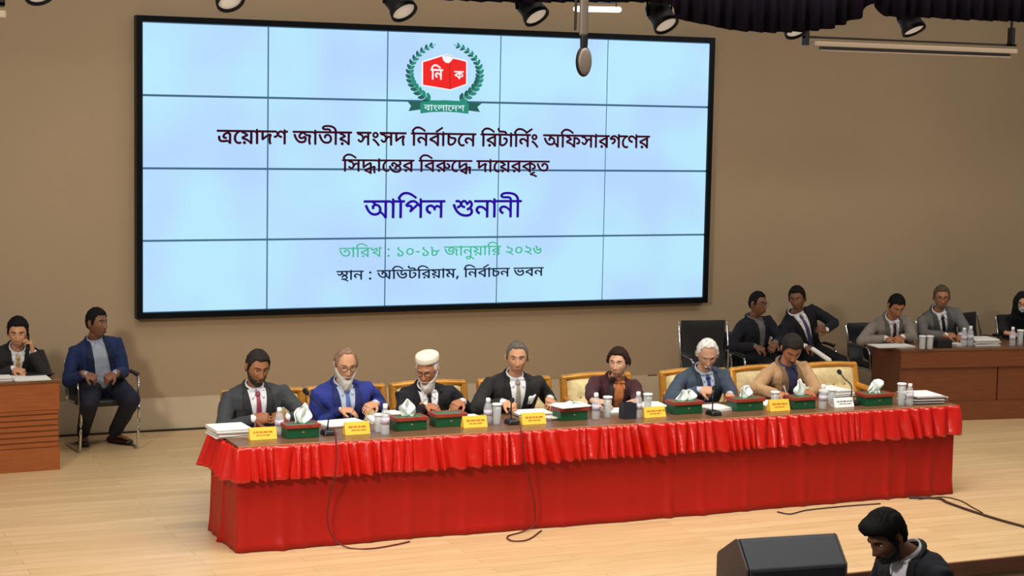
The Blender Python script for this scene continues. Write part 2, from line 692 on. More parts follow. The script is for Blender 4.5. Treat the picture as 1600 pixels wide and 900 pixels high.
GLYPHS = {
3: (260, ""),
6: (438, "123,314,1 186,276,0 299,171,0 392,51,0 424,-8,1 359,-41,1 318,22,0 237,123,0 140,209,0 73,250,1|78,486,1 78,527,0 115,588,0 179,622,0 219,622,1 259,622,0 323,588,0 360,527,0 360,486,1 360,445,0 323,383,0 259,349,0 219,349,1 179,349,0 115,383,0 78,444,0|147,486,1 147,452,0 188,414,0 219,414,1 251,414,0 291,453,0 291,486,1 291,520,0 251,557,0 219,557,1 188,557,0 147,518,0"),
8: (893, "903,622,1 903,551,1 798,551,1 798,0,1 721,0,1 692,59,0 606,148,0 557,180,1 582,246,1 620,224,0 702,148,0 724,109,1 723,124,0 722,150,0 721,178,0 721,194,1 721,551,1 -10,551,1 -10,622,1|376,91,1 308,91,0 184,155,0 75,308,0 29,442,1 102,466,1 138,362,0 217,229,0 315,167,0 378,167,1 433,167,0 500,202,0 530,263,0 530,300,1 530,358,0 467,430,0 420,430,1 387,430,0 353,401,0 353,372,1 353,365,0 357,341,0 361,331,1 285,316,1 278,337,0 271,372,0 271,388,1 271,425,0 312,475,0 377,500,0 413,500,1 472,500,0 558,447,0 606,355,0 606,294,1 606,240,0 556,147,0 454,91,0|344,465,1 339,497,0 290,546,0 243,556,1 267,601,1 312,589,1 369,567,0 419,511,0 423,468,1"),
9: (1158, "898,622,1 898,551,1 798,551,1 798,0,1 721,0,1 692,59,0 606,148,0 557,180,1 582,246,1 620,224,0 702,148,0 724,109,1 723,124,0 722,150,0 721,178,0 721,194,1 721,551,1 -10,551,1 -10,622,1|376,91,1 308,91,0 184,155,0 75,308,0 29,442,1 102,466,1 138,362,0 217,229,0 315,167,0 378,167,1 433,167,0 500,202,0 530,262,0 530,300,1 530,358,0 467,430,0 420,430,1 387,430,0 353,401,0 353,372,1 353,365,0 357,341,0 361,331,1 285,316,1 278,337,0 271,372,0 271,388,1 271,425,0 312,475,0 377,500,0 413,500,1 472,500,0 558,447,0 606,355,0 606,294,1 606,240,0 556,147,0 454,91,0|344,465,1 339,497,0 290,546,0 243,556,1 267,601,1 312,589,1 369,567,0 419,511,0 423,468,1|1168,622,1 1168,551,1 1063,551,1 1063,0,1 986,0,1 986,479,1 969,518,0 926,551,0 897,551,1 887,551,1 887,622,1 897,622,1 925,622,0 974,591,0 990,559,1 989,564,0 986,600,0 986,613,1 986,688,1 1039,688,1 1062,622,1"),
20: (807, "817,622,1 817,551,1 492,551,1 492,489,1 492,473,1 492,0,1 415,0,1 386,59,0 282,163,0 149,234,0 76,243,1 37,339,1 134,395,0 328,483,0 437,517,1 415,475,1 415,551,1 -10,551,1 -10,622,1|415,467,1 436,438,1 385,424,0 276,378,0 173,328,0 130,304,1 186,293,0 305,231,0 404,142,0 428,90,1 420,88,1 418,111,0 415,157,0 415,189,1|761,288,1 761,255,0 735,196,0 675,158,0 625,158,1 609,158,0 580,160,0 566,163,1 572,235,1 578,234,0 595,233,0 606,233,1 654,233,0 683,270,0 683,296,1 683,349,0 580,424,0 479,438,1 482,513,1 559,505,0 685,444,0 761,349,0"),
21: (696, "706,622,1 706,551,1 601,551,1 601,0,1 524,0,1 496,41,0 424,117,0 336,181,0 230,227,0 166,238,1 142,331,1 190,296,1 283,280,0 412,215,0 499,135,0 526,97,1 525,120,0 524,166,0 524,193,1 524,688,1 577,688,1 600,622,1|450,470,1 450,412,0 387,331,0 278,284,0 209,276,1 162,285,1 142,331,1 223,337,0 326,372,0 375,429,0 375,466,1 375,497,0 347,547,0 316,571,1 371,625,1 405,594,0 450,515,0|182,430,1 121,430,0 49,493,0 49,548,1 49,571,0 62,613,0 71,628,1 147,607,1 140,597,0 130,568,0 130,552,1 130,526,0 159,501,0 182,501,1 202,501,0 246,517,0 293,565,0 316,612,1 371,625,1 373,575,1 353,531,0 297,466,0 226,430,0"),
22: (656, "484,0,1 484,425,1 505,362,1 470,412,0 409,485,0 353,533,0 295,556,0 263,556,1 210,556,0 145,501,0 120,465,1 106,457,1 120,470,0 178,487,0 216,487,1 262,487,0 319,451,0 346,396,0 346,369,1 346,310,0 266,217,0 182,172,1 131,245,1 186,268,0 266,325,0 266,365,1 266,387,0 232,417,0 200,417,1 174,417,0 129,405,0 103,392,1 22,458,1 53,510,0 123,587,0 206,629,0 255,629,1 305,629,0 388,594,0 467,524,0 507,472,1 489,483,1 487,497,0 484,555,0 484,585,1 484,688,1 537,688,1 560,622,1 666,622,1 666,551,1 561,551,1 561,0,1"),
25: (567, "577,622,1 577,551,1 172,551,1 172,521,1 168,458,1 170,445,0 172,399,0 172,378,1 172,205,1 172,161,0 182,125,0 189,117,1 207,96,0 244,96,1 284,96,0 352,134,0 379,162,1 407,192,0 438,259,0 438,296,1 438,329,0 401,349,0 368,349,1 363,349,1 317,349,0 261,364,0 235,377,1 212,390,0 173,425,0 161,447,1 171,534,1 192,498,0 238,449,0 307,423,0 361,423,1 377,423,1 415,423,0 456,413,0 472,403,1 495,389,0 517,340,0 517,306,1 517,245,0 459,133,0 415,95,1 377,62,0 291,24,0 238,24,1 201,24,0 149,46,0 132,63,1 116,82,0 95,136,0 95,191,1 95,551,1 -10,551,1 -10,622,1"),
27: (917, "401,63,1 342,63,0 234,105,0 139,198,0 60,353,0 29,465,1 105,485,1 139,362,0 223,209,0 333,139,0 404,139,1 478,139,0 554,203,0 554,268,1 554,299,0 538,343,0 530,358,1 590,358,1 562,329,0 501,283,0 432,257,0 391,257,1 352,257,0 292,287,0 258,344,0 258,384,1 258,428,0 320,519,0 394,553,1 374,552,0 323,551,0 298,551,1 -10,551,1 -10,622,1 927,622,1 927,551,1 614,551,1 590,551,0 552,553,0 535,554,1 451,516,0 365,454,0 335,403,0 335,380,1 335,352,0 367,328,0 387,328,1 425,328,0 485,363,0 523,396,1 609,365,1 618,345,0 630,286,0 630,254,1 630,204,0 585,117,0 484,63,0|801,205,1 801,156,0 817,66,0 836,10,1 761,-7,1 743,51,0 723,162,0 723,222,1 723,275,0 742,359,0 755,388,1 679,389,0 572,426,0 500,495,0 475,543,1 551,559,1 567,530,0 616,485,0 694,459,0 751,459,1 765,459,0 791,461,0 806,462,1 845,392,1 821,347,0 801,261,0"),
30: (567, "577,622,1 577,551,1 172,551,1 172,205,1 172,161,0 182,125,0 189,117,1 207,96,0 244,96,1 283,96,0 353,134,0 379,162,1 408,193,0 439,263,0 439,299,1 439,331,0 407,364,0 370,364,1 358,364,0 330,360,0 317,357,1 306,428,1 325,433,0 366,439,0 389,439,1 426,439,0 484,411,0 517,351,0 517,303,1 517,244,0 459,133,0 415,95,1 378,63,0 291,24,0 239,24,1 202,24,0 149,46,0 132,63,1 116,82,0 95,136,0 95,191,1 95,551,1 -10,551,1 -10,622,1|395,622,1 394,663,0 357,699,0 315,699,1 221,699,1 156,699,0 85,717,0 60,736,1 33,756,0 6,819,0 6,859,1 6,872,0 9,897,0 11,912,1 85,907,1 83,896,0 81,879,0 81,869,1 81,847,0 90,813,0 100,802,1 114,786,0 167,771,0 216,771,1 294,771,1 347,771,0 409,755,0 431,734,1 448,718,0 466,663,0 467,622,1"),
32: (712, "722,622,1 722,551,1 356,551,1 356,372,1 356,343,0 374,316,0 393,316,1 412,316,0 453,340,0 501,392,0 529,433,1 589,442,1 621,395,0 656,295,0 656,245,1 656,182,0 601,82,0 494,24,0 417,24,1 351,24,0 237,70,0 141,173,0 61,342,0 29,465,1 105,485,1 141,346,0 228,177,0 340,100,0 413,100,1 493,100,0 580,180,0 580,243,1 580,288,0 555,352,0 535,373,1 581,392,1 551,341,0 488,275,0 425,242,0 394,242,1 371,242,0 331,255,0 317,268,1 301,282,0 279,333,0 279,393,1 279,551,1 -10,551,1 -10,622,1"),
34: (620, "630,622,1 630,551,1 525,551,1 525,0,1 448,0,1 448,425,1 468,363,1 422,430,0 340,515,0 262,556,0 222,556,1 191,556,0 146,532,0 122,491,0 122,463,1 122,431,0 153,387,0 220,361,0 275,355,1 269,272,1 203,278,0 100,323,0 40,404,0 40,462,1 40,516,0 88,591,0 166,629,0 211,629,1 263,629,0 348,593,0 428,524,0 470,473,1 454,477,1 451,494,0 448,551,0 448,576,1 448,688,1 501,688,1 524,622,1"),
35: (707, "407,50,1 325,50,0 183,131,0 70,313,0 29,466,1 105,486,1 140,362,0 223,202,0 332,126,0 405,126,1 452,126,0 516,149,0 555,191,0 573,246,0 573,278,1 573,320,0 541,389,0 483,429,0 444,429,1 404,429,0 369,395,0 369,367,1 369,357,0 373,335,0 378,321,1 301,306,1 295,325,0 288,361,0 288,380,1 288,419,0 327,472,0 396,500,0 440,500,1 502,500,0 596,443,0 650,341,0 650,274,1 650,211,0 597,110,0 489,50,0|717,622,1 717,551,1 -10,551,1 -10,622,1"),
37: (603, "613,622,1 613,551,1 159,551,1 159,253,1 145,273,1 185,318,0 287,396,0 407,461,0 475,486,1 540,422,1 521,387,0 498,321,0 487,249,0 487,205,1 487,156,0 503,66,0 522,10,1 447,-7,1 429,51,0 409,162,0 409,222,1 409,263,0 421,335,0 442,392,0 453,410,1 465,405,1 408,382,0 300,316,0 196,230,0 141,175,1 82,215,1 82,551,1 -10,551,1 -10,622,1"),
39: (604, "614,622,1 614,551,1 509,551,1 509,0,1 432,0,1 432,243,1 448,187,1 415,233,0 337,307,0 255,351,0 216,351,1 179,351,0 128,312,0 128,274,1 128,244,0 170,201,0 214,184,1 176,113,1 115,138,0 46,223,0 46,277,1 46,326,0 93,391,0 166,423,0 204,423,1 256,423,0 342,387,0 417,325,0 451,284,1 437,280,1 434,303,0 432,348,0 432,371,1 432,551,1 -10,551,1 -10,622,1"),
40: (716, "726,622,1 726,551,1 621,551,1 621,0,1 544,0,1 544,396,1 566,332,1 525,392,0 457,477,0 396,531,0 334,556,0 298,556,1 258,556,0 193,526,0 139,476,0 116,447,1 108,445,1 124,455,0 155,465,0 174,465,1 232,465,0 286,402,0 286,356,1 286,345,0 284,325,0 282,320,1 265,326,1 277,339,0 299,363,0 324,387,0 337,400,1 461,516,1 510,463,1 226,195,1 167,250,1 249,328,1 213,285,1 183,262,1 198,279,0 219,318,0 219,343,1 219,368,0 189,398,0 160,398,1 144,398,0 114,390,0 98,380,1 22,452,1 62,505,0 146,584,0 238,629,0 291,629,1 347,629,0 437,587,0 521,504,0 567,441,1 549,446,1 546,470,0 544,526,0 544,558,1 544,688,1 597,688,1 620,622,1"),
41: (838, "848,622,1 848,551,1 130,551,1 114,560,1 156,550,0 241,506,0 314,455,0 336,432,1 341,376,1 305,360,0 226,322,0 153,284,0 125,265,1 114,282,1 192,266,0 310,216,0 404,146,0 447,99,1 446,116,0 445,152,0 445,171,1 445,510,1 458,510,1 513,510,0 616,492,0 705,450,0 739,414,1 763,389,0 792,326,0 792,288,1 792,255,0 765,196,0 705,158,0 655,158,1 640,158,0 611,160,0 597,163,1 602,234,1 608,233,0 626,232,0 636,232,1 685,232,0 714,270,0 714,296,1 714,347,0 611,425,0 522,434,1 522,0,1 445,0,1 404,56,0 305,140,0 174,197,0 84,212,1 48,303,1 79,324,0 147,362,0 218,398,0 252,414,1 214,443,0 115,488,0 48,502,1 79,570,1 81,551,1 -10,551,1 -10,622,1"),
42: (596, "606,622,1 606,551,1 501,551,1 501,0,1 424,0,1 394,60,0 289,161,0 153,231,0 76,243,1 37,339,1 133,397,0 338,491,0 447,524,1 424,482,1 424,551,1 -10,551,1 -10,622,1|424,474,1 445,446,1 369,421,0 201,348,0 130,304,1 184,292,0 306,234,0 410,146,0 438,88,1 429,88,1 427,111,0 424,157,0 424,189,1"),
43: (721, "422,43,1 357,43,0 243,85,0 144,183,0 62,345,0 29,465,1 105,485,1 141,353,0 232,192,0 347,119,0 420,119,1 473,119,0 548,157,0 588,224,0 588,267,1 588,297,0 576,345,0 555,384,0 542,398,1 590,476,1 628,421,0 664,317,0 664,266,1 664,203,0 608,102,0 501,43,0|384,284,1 321,284,0 249,347,0 249,402,1 249,425,0 263,470,0 271,486,1 351,462,1 344,452,0 332,422,0 332,406,1 332,379,0 362,355,0 386,355,1 407,355,0 449,371,0 498,418,0 527,466,1 590,476,1 582,422,1 555,377,0 496,316,0 427,284,0|731,622,1 731,551,1 -10,551,1 -10,622,1"),
44: (622, "632,622,1 632,551,1 527,551,1 527,0,1 450,0,1 450,135,1 468,82,1 433,135,0 362,225,0 283,281,0 236,281,1 199,281,0 148,243,0 148,205,1 148,172,0 196,127,0 243,111,1 218,34,1 164,53,0 97,107,0 66,172,0 66,208,1 66,256,0 113,320,0 186,353,0 223,353,1 283,353,0 374,309,0 443,235,0 471,189,1 454,186,1 452,209,0 450,256,0 450,281,1 450,551,1 -10,551,1 -10,622,1|299,323,1 299,317,0 298,305,0 297,299,1 221,322,1 219,380,0 183,450,0 105,487,0 38,494,1 51,566,1 97,553,1 145,549,0 220,518,0 272,462,0 299,379,0"),
46: (596, "606,622,1 606,551,1 501,551,1 501,0,1 424,0,1 394,60,0 289,161,0 153,231,0 76,243,1 37,339,1 133,397,0 338,491,0 447,524,1 424,482,1 424,551,1 -10,551,1 -10,622,1|424,474,1 445,446,1 369,421,0 201,348,0 130,304,1 184,292,0 306,234,0 410,146,0 438,88,1 429,88,1 427,111,0 424,157,0 424,189,1|185,-6,1 160,-6,0 125,26,0 125,52,1 125,78,0 160,112,0 185,112,1 210,112,0 245,78,0 245,52,1 245,26,0 210,-6,0"),
47: (731, "741,622,1 741,551,1 636,551,1 636,0,1 559,0,1 559,335,1 565,309,1 543,341,0 494,379,0 465,379,1 450,379,0 419,368,0 398,338,0 398,307,1 398,296,0 399,279,0 400,271,1 335,266,1 331,307,0 295,364,0 243,394,0 213,394,1 186,394,0 148,373,0 128,338,0 128,316,1 128,276,0 187,220,0 241,201,1 214,127,1 166,142,0 90,194,0 46,270,0 46,320,1 46,365,0 90,430,0 164,466,0 208,466,1 261,466,0 337,427,0 369,384,1 354,383,1 364,416,0 421,451,0 452,451,1 488,451,0 540,423,0 571,397,1 562,382,1 561,403,0 559,445,0 559,467,1 559,551,1 -10,551,1 -10,622,1"),
48: (677, "687,622,1 687,551,1 582,551,1 582,0,1 505,0,1 505,512,1 510,532,1 507,549,0 505,585,0 505,607,1 505,688,1 558,688,1 582,622,1|361,629,1 400,629,0 466,599,0 518,545,0 534,509,1 530,404,1 499,476,0 415,556,0 363,556,1 324,556,0 276,513,0 276,471,1 276,431,0 341,380,0 413,377,1 406,300,1 340,304,0 255,350,0 215,425,0 215,474,1 215,527,0 257,596,0 324,629,0|77,629,1 119,629,0 194,595,0 242,521,0 242,461,1 242,420,0 202,346,0 119,300,0 54,300,1 48,377,1 99,378,0 157,405,0 181,447,0 181,468,1 181,509,0 129,556,0 76,556,1 58,556,0 23,551,0 -1,545,1 -9,620,1 16,625,0 55,629,0"),
50: (682, "692,622,1 692,551,1 587,551,1 587,0,1 510,0,1 510,353,1 533,290,1 502,331,0 457,375,0 436,375,1 422,375,0 398,359,0 368,314,0 343,268,1 316,219,0 272,156,0 223,127,0 188,127,1 161,127,0 112,149,0 63,200,0 35,244,1 96,281,1 123,233,0 159,203,0 180,203,1 197,203,0 228,224,0 265,276,0 289,321,1 312,354,1 338,408,0 386,449,0 415,449,1 448,449,0 501,412,0 536,374,1 516,373,1 512,396,0 510,437,0 510,458,1 510,551,1 -10,551,1 -10,622,1|271,271,1 261,339,0 240,419,0 214,441,1 189,464,0 103,487,0 38,495,1 53,571,1 107,551,1 164,542,0 240,514,0 287,469,0 311,403,0 315,356,1"),
54: (266, "276,622,1 276,551,1 171,551,1 171,0,1 94,0,1 94,469,1 82,503,0 35,551,0 -2,551,1 -10,551,1 -10,622,1 5,622,1 29,622,0 81,591,0 97,559,1 96,564,0 94,600,0 94,613,1 94,688,1 148,688,1 170,622,1"),
55: (266, "276,622,1 276,551,1 171,551,1 171,0,1 94,0,1 94,551,1 -10,551,1 -10,622,1 82,622,1 66,641,0 33,683,0 20,704,1 54,763,0 132,860,0 238,917,0 313,917,1 366,917,0 463,891,0 557,842,0 653,773,0 705,731,1 663,677,1 594,733,0 483,807,0 382,844,0 325,844,1 270,844,0 189,806,0 130,738,0 106,693,1 114,678,0 142,642,0 160,622,1"),
56: (266, "276,551,1 171,551,1 171,0,1 94,0,1 94,551,1 -10,551,1 -10,622,1 94,622,1 90,687,0 31,775,0 -64,826,0 -185,848,0 -252,848,1 -311,848,0 -396,835,0 -442,811,0 -442,792,1 -442,773,0 -394,763,0 -365,763,1 -269,763,1 -216,763,0 -154,745,0 -135,725,1 -116,706,0 -100,654,0 -100,615,1 -167,615,1 -168,639,0 -178,670,0 -189,678,1 -199,686,0 -228,692,0 -254,692,1 -353,692,1 -394,692,0 -456,703,0 -476,713,1 -501,727,0 -521,767,0 -521,789,1 -521,847,0 -391,917,0 -258,917,1 -55,917,0 164,774,0 174,622,1 276,622,1"),
57: (0, "-286,-266,1 -313,-266,0 -377,-243,0 -422,-193,0 -422,-151,1 -422,-100,0 -344,-39,0 -274,-39,1 -212,-39,0 -97,-84,0 22,-164,0 89,-217,1 44,-271,1 -23,-215,0 -133,-141,0 -231,-103,0 -279,-103,1 -315,-103,0 -351,-131,0 -351,-153,1 -351,-181,0 -312,-204,0 -286,-204,1 -249,-204,0 -204,-173,0 -180,-127,0 -172,-78,0 -172,-59,1 -172,8,1 -95,8,1 -95,-45,1 -95,-73,0 -108,-148,0 -147,-219,0 -223,-266,0"),
59: (0, "-355,-80,1 -316,-61,0 -234,-25,0 -148,10,0 -105,25,1 -79,-41,1 -114,-52,0 -186,-76,0 -251,-101,0 -277,-114,1 -290,-102,1 -213,-109,0 -95,-143,0 -3,-189,0 35,-214,1 -1,-271,1 -53,-238,0 -153,-193,0 -260,-166,0 -321,-160,1"),
61: (346, "356,622,1 356,551,1 336,551,1 305,544,0 233,497,0 169,422,0 128,322,0 128,262,1 128,190,0 171,105,0 235,69,0 267,69,1 292,69,0 326,79,0 348,92,1 383,31,1 357,11,0 295,-5,0 264,-5,1 201,-5,0 104,61,0 49,180,0 49,260,1 49,342,0 111,475,0 216,567,0 280,588,1 216,555,1 198,553,0 156,551,0 130,551,1 -10,551,1 -10,622,1"),
70: (626, "636,622,1 636,551,1 531,551,1 531,0,1 454,0,1 412,56,0 310,141,0 176,199,0 84,212,1 48,303,1 79,324,0 147,362,0 218,398,0 252,414,1 214,443,0 115,488,0 48,502,1 79,570,1 81,551,1 -10,551,1 -10,622,1|454,551,1 135,551,1 114,560,1 156,550,0 241,506,0 314,455,0 336,432,1 341,376,1 305,360,0 226,322,0 153,284,0 125,265,1 113,280,1 199,268,0 328,212,0 428,132,0 470,83,1 457,79,1 456,100,0 454,149,0 454,171,1|180,-6,1 155,-6,0 120,26,0 120,52,1 120,78,0 155,112,0 180,112,1 205,112,0 240,78,0 240,52,1 240,26,0 205,-6,0"),
75: (592, "290,91,1 227,91,0 128,139,0 72,238,0 72,313,1 72,372,0 120,477,0 221,544,0 300,544,1 381,544,0 477,482,0 520,381,0 520,320,1 520,261,0 471,156,0 370,91,0|301,473,1 259,473,0 192,435,0 153,362,0 153,311,1 153,270,0 180,202,0 241,162,0 291,162,1 336,162,0 403,203,0 439,276,0 439,324,1 439,370,0 408,437,0 347,473,0"),
76: (592, "287,0,1 202,0,0 123,73,0 123,122,1 123,161,0 173,227,0 234,244,1 263,167,1 232,160,0 205,138,0 205,120,1 205,100,0 246,75,0 286,75,1 348,75,0 416,135,0 416,181,1 416,211,0 392,258,0 336,310,0 287,344,1 225,388,0 154,448,0 125,499,0 125,529,1 125,552,0 152,607,0 177,631,1 243,596,1 229,581,0 211,551,0 211,536,1 211,523,0 219,499,0 245,471,0 296,432,0 338,403,1 396,364,0 464,298,0 493,229,0 493,182,1 493,126,0 440,44,0 347,0,0"),
77: (592, "127,539,1 127,561,0 148,605,0 170,631,1 233,596,1 221,583,0 211,560,0 211,549,1 211,535,0 227,517,0 272,504,0 316,495,1 420,476,0 500,397,0 500,335,1 500,269,0 389,175,0 289,168,1 279,168,0 259,172,0 249,175,1 289,184,1 333,169,0 423,122,0 511,63,0 553,28,1 507,-26,1 448,23,0 347,90,0 248,135,0 136,169,0 65,185,1 80,256,1 115,246,0 187,233,0 241,233,1 342,233,0 421,287,0 421,332,1 421,357,0 398,392,0 342,417,0 290,427,1 232,439,0 160,469,0 127,511,0"),
81: (592, "347,39,1 295,39,0 201,78,0 119,171,0 49,331,0 21,452,1 96,475,1 117,376,0 167,239,0 226,154,0 299,115,0 342,115,1 407,115,0 483,193,0 483,271,1 483,315,0 458,375,0 449,391,1 489,392,1 472,348,0 428,287,0 373,257,0 340,257,1 319,257,0 284,269,0 270,282,1 255,296,0 235,346,0 235,400,1 235,451,1 235,476,0 225,504,0 196,516,0 166,517,1 175,593,1 216,592,0 270,576,0 286,560,1 300,545,0 312,501,0 312,471,1 312,379,1 312,354,0 328,328,0 348,328,1 364,328,0 395,346,0 427,393,0 443,438,1 499,452,1 518,427,0 544,364,0 559,298,0 559,268,1 559,203,0 514,99,0 420,39,0"),
83: (592, "237,0,1 198,0,0 147,22,0 132,38,1 114,56,0 91,110,0 91,164,1 91,481,1 91,506,0 81,534,0 52,546,0 22,547,1 31,624,1 69,623,0 120,609,0 136,595,1 153,580,0 167,533,0 167,501,1 167,355,1 198,366,0 253,375,0 269,375,1 280,375,0 308,372,0 318,370,1 347,363,0 386,360,0 408,360,1 446,360,0 495,382,0 514,418,1 586,383,1 573,350,0 529,310,0 473,292,0 442,292,1 433,292,0 410,294,0 398,297,1 418,312,1 433,292,0 448,241,0 448,213,1 448,147,0 391,51,0 296,0,0|238,71,1 271,71,0 320,96,0 353,137,0 369,187,0 369,212,1 369,249,0 340,289,0 297,304,0 274,304,1 241,304,0 190,292,0 167,281,1 167,168,1 167,135,0 177,100,0 184,92,1 192,84,0 215,71,0"),
131: (0, "-254,707,1 72,917,1 110,860,1 -209,644,1"),
219: (715, "471,528,1 509,528,0 559,514,0 577,500,1 598,484,0 620,435,0 620,389,1 620,0,1 543,0,1 534,45,0 488,87,0 450,87,1 416,87,0 358,79,0 295,70,0 252,70,1 221,70,0 149,84,0 86,123,0 46,199,0 46,262,1 46,284,0 52,334,0 56,353,1 133,341,1 129,325,0 124,291,0 124,265,1 124,211,0 164,159,0 223,144,0 251,144,1 288,144,0 346,153,0 401,161,0 432,161,1 467,161,0 524,136,0 543,106,1 543,382,1 543,408,0 534,435,0 524,443,1 516,450,0 491,457,0 471,457,1 441,457,0 390,434,0 370,417,1 350,400,0 326,359,0 326,340,1 326,325,0 344,301,0 377,301,1 391,301,0 412,303,0 422,305,1 429,234,1 419,231,0 386,226,0 362,226,1 317,226,0 247,276,0 247,333,1 247,366,0 282,435,0 314,464,1 345,492,0 425,528,0|725,622,1 725,551,1 -10,551,1 -10,622,1"),
350: (779, "789,622,1 789,551,1 159,551,1 159,253,1 145,273,1 205,340,0 373,449,0 475,486,1 522,439,1 522,228,1 445,197,1 445,431,1 465,405,1 408,382,0 300,316,0 196,230,0 141,175,1 82,215,1 82,551,1 -10,551,1 -10,622,1|703,69,1 703,32,0 715,-39,0 727,-81,1 658,-98,1 645,-53,0 629,35,0 629,75,1 629,115,0 639,186,0 653,229,1 655,213,1 622,204,0 544,179,0 510,166,1 490,161,1 417,136,0 288,79,0 238,52,1 249,60,1 305,47,0 403,3,0 448,-36,1 447,-19,0 445,25,0 445,38,1 445,162,1 522,189,1 522,-117,1 445,-117,1 408,-78,0 329,-30,0 243,-2,0 195,6,1 159,85,1 203,111,0 304,161,0 416,207,0 474,228,1 500,235,1 546,252,0 639,282,0 681,292,1 735,237,1 717,194,0 703,108,0"),
357: (721, "507,304,1 472,304,0 420,318,0 372,350,0 341,377,1 316,400,0 289,417,0 273,417,1 257,417,0 230,396,0 230,375,1 230,357,0 253,326,0 272,308,1 217,253,1 187,280,0 148,341,0 148,380,1 148,417,0 182,465,0 235,489,0 261,489,1 302,489,0 360,458,0 392,429,1 427,398,0 473,371,0 504,371,1 536,371,0 574,405,0 574,442,1 574,480,0 533,549,0 504,575,1 583,591,1 599,577,0 630,532,0 651,475,0 651,442,1 651,397,0 619,336,0 556,304,0|731,622,1 731,551,1 -10,551,1 -10,622,1|421,-55,1 334,-55,0 187,10,0 69,159,0 24,284,1 99,307,1 134,210,0 222,83,0 340,20,0 417,20,1 507,20,0 581,87,0 581,143,1 581,176,0 556,226,0 507,254,0 472,254,1 448,254,0 418,238,0 403,211,0 403,194,1 403,187,0 408,160,0 412,149,1 337,135,1 331,152,0 324,192,0 324,206,1 324,243,0 364,293,0 430,319,0 468,319,1 530,319,0 614,270,0 657,189,0 657,140,1 657,81,0 603,-7,0 498,-55,0"),
437: (721, "500,305,1 430,305,0 337,373,0 312,437,1 324,439,1 317,407,0 286,343,0 235,300,0 197,300,1 168,300,0 117,321,0 66,372,0 37,417,1 98,453,1 127,404,0 164,376,0 186,376,1 210,376,0 247,408,0 269,484,0 271,551,1 340,551,1 348,514,0 374,449,0 413,399,0 466,371,0 501,371,1 536,371,0 573,408,0 573,442,1 573,480,0 532,549,0 503,575,1 583,591,1 599,577,0 630,532,0 650,475,0 650,442,1 650,372,0 570,305,0|731,622,1 731,551,1 -10,551,1 -10,622,1|455,319,1 509,319,0 585,291,0 631,246,0 652,194,0 652,169,1 652,135,0 627,83,0 578,46,0 510,23,0 466,18,1 469,43,1 507,34,0 585,4,0 664,-35,0 703,-60,1 667,-117,1 619,-85,0 527,-38,0 434,-4,0 336,21,0 282,30,1 295,100,1 328,90,0 388,81,0 425,81,1 507,81,0 575,128,0 575,168,1 575,210,0 514,255,0 464,255,1 421,255,0 385,226,0 385,200,1 385,192,0 389,175,0 391,169,1 318,154,1 314,168,0 307,200,0 307,213,1 307,247,0 344,294,0 411,319,0"),
454: (803, "813,622,1 813,551,1 501,551,1 501,288,1 498,274,1 500,255,0 501,215,0 501,195,1 501,0,1 424,0,1 394,60,0 289,161,0 153,231,0 76,243,1 37,339,1 133,397,0 338,491,0 447,524,1 424,482,1 424,551,1 -10,551,1 -10,622,1|424,474,1 445,446,1 369,421,0 201,348,0 130,304,1 184,292,0 306,234,0 410,146,0 438,88,1 429,88,1 427,111,0 424,157,0 424,189,1|638,164,1 601,164,0 535,194,0 481,262,0 461,317,1 498,385,1 513,332,0 552,265,0 600,233,0 628,233,1 651,233,0 691,262,0 691,298,1 691,319,0 673,355,0 631,382,0 595,389,1 610,463,1 652,455,0 723,414,0 767,348,0 767,299,1 767,238,0 697,164,0|185,-6,1 160,-6,0 125,26,0 125,52,1 125,78,0 160,112,0 185,112,1 210,112,0 245,78,0 245,52,1 245,26,0 210,-6,0"),
456: (825, "440,629,1 480,629,0 537,591,0 562,542,1 616,608,1 677,622,1 709,597,0 757,522,0 757,471,1 757,418,0 708,334,0 622,272,0 566,250,1 535,323,1 602,348,0 681,415,0 681,470,1 681,495,0 659,542,0 633,559,1 682,581,1 582,459,1 521,457,1 512,509,0 471,556,0 439,556,1 421,556,0 391,541,0 374,512,0 374,490,1 374,458,0 422,418,0 476,416,1 471,339,1 416,343,0 347,384,0 315,451,0 315,493,1 315,540,0 350,600,0 407,629,0|207,629,1 243,629,0 307,598,0 348,532,0 348,480,1 348,444,0 316,378,0 249,337,0 196,337,1 189,414,1 247,415,0 289,461,0 289,486,1 289,519,0 246,556,0 203,556,1 185,556,0 158,550,0 141,545,1 133,620,1 154,625,0 188,629,0|519,32,1 410,32,0 221,118,0 75,308,0 28,464,1 102,487,1 146,353,0 264,186,0 419,108,0 517,108,1 594,108,0 687,161,0 687,218,1 687,259,0 635,314,0 596,330,1 677,363,1 722,338,0 768,262,0 768,212,1 768,158,0 708,77,0 597,32,0"),
597: (263, "190,116,1 197,105,1 188,70,0 161,-6,0 130,-82,0 113,-119,1 46,-119,1 61,-60,0 86,64,0 93,116,1"),
598: (340, "49,338,1 291,338,1 291,256,1 49,256,1"),
611: (294, "147,414,1 121,414,0 85,446,0 85,482,1 85,520,0 121,550,0 147,550,1 173,550,0 209,520,0 209,482,1 209,446,0 173,414,0|147,-14,1 121,-14,0 85,18,0 85,54,1 85,92,0 121,122,0 147,122,1 173,122,0 209,92,0 209,54,1 209,18,0 173,-14,0"),
}
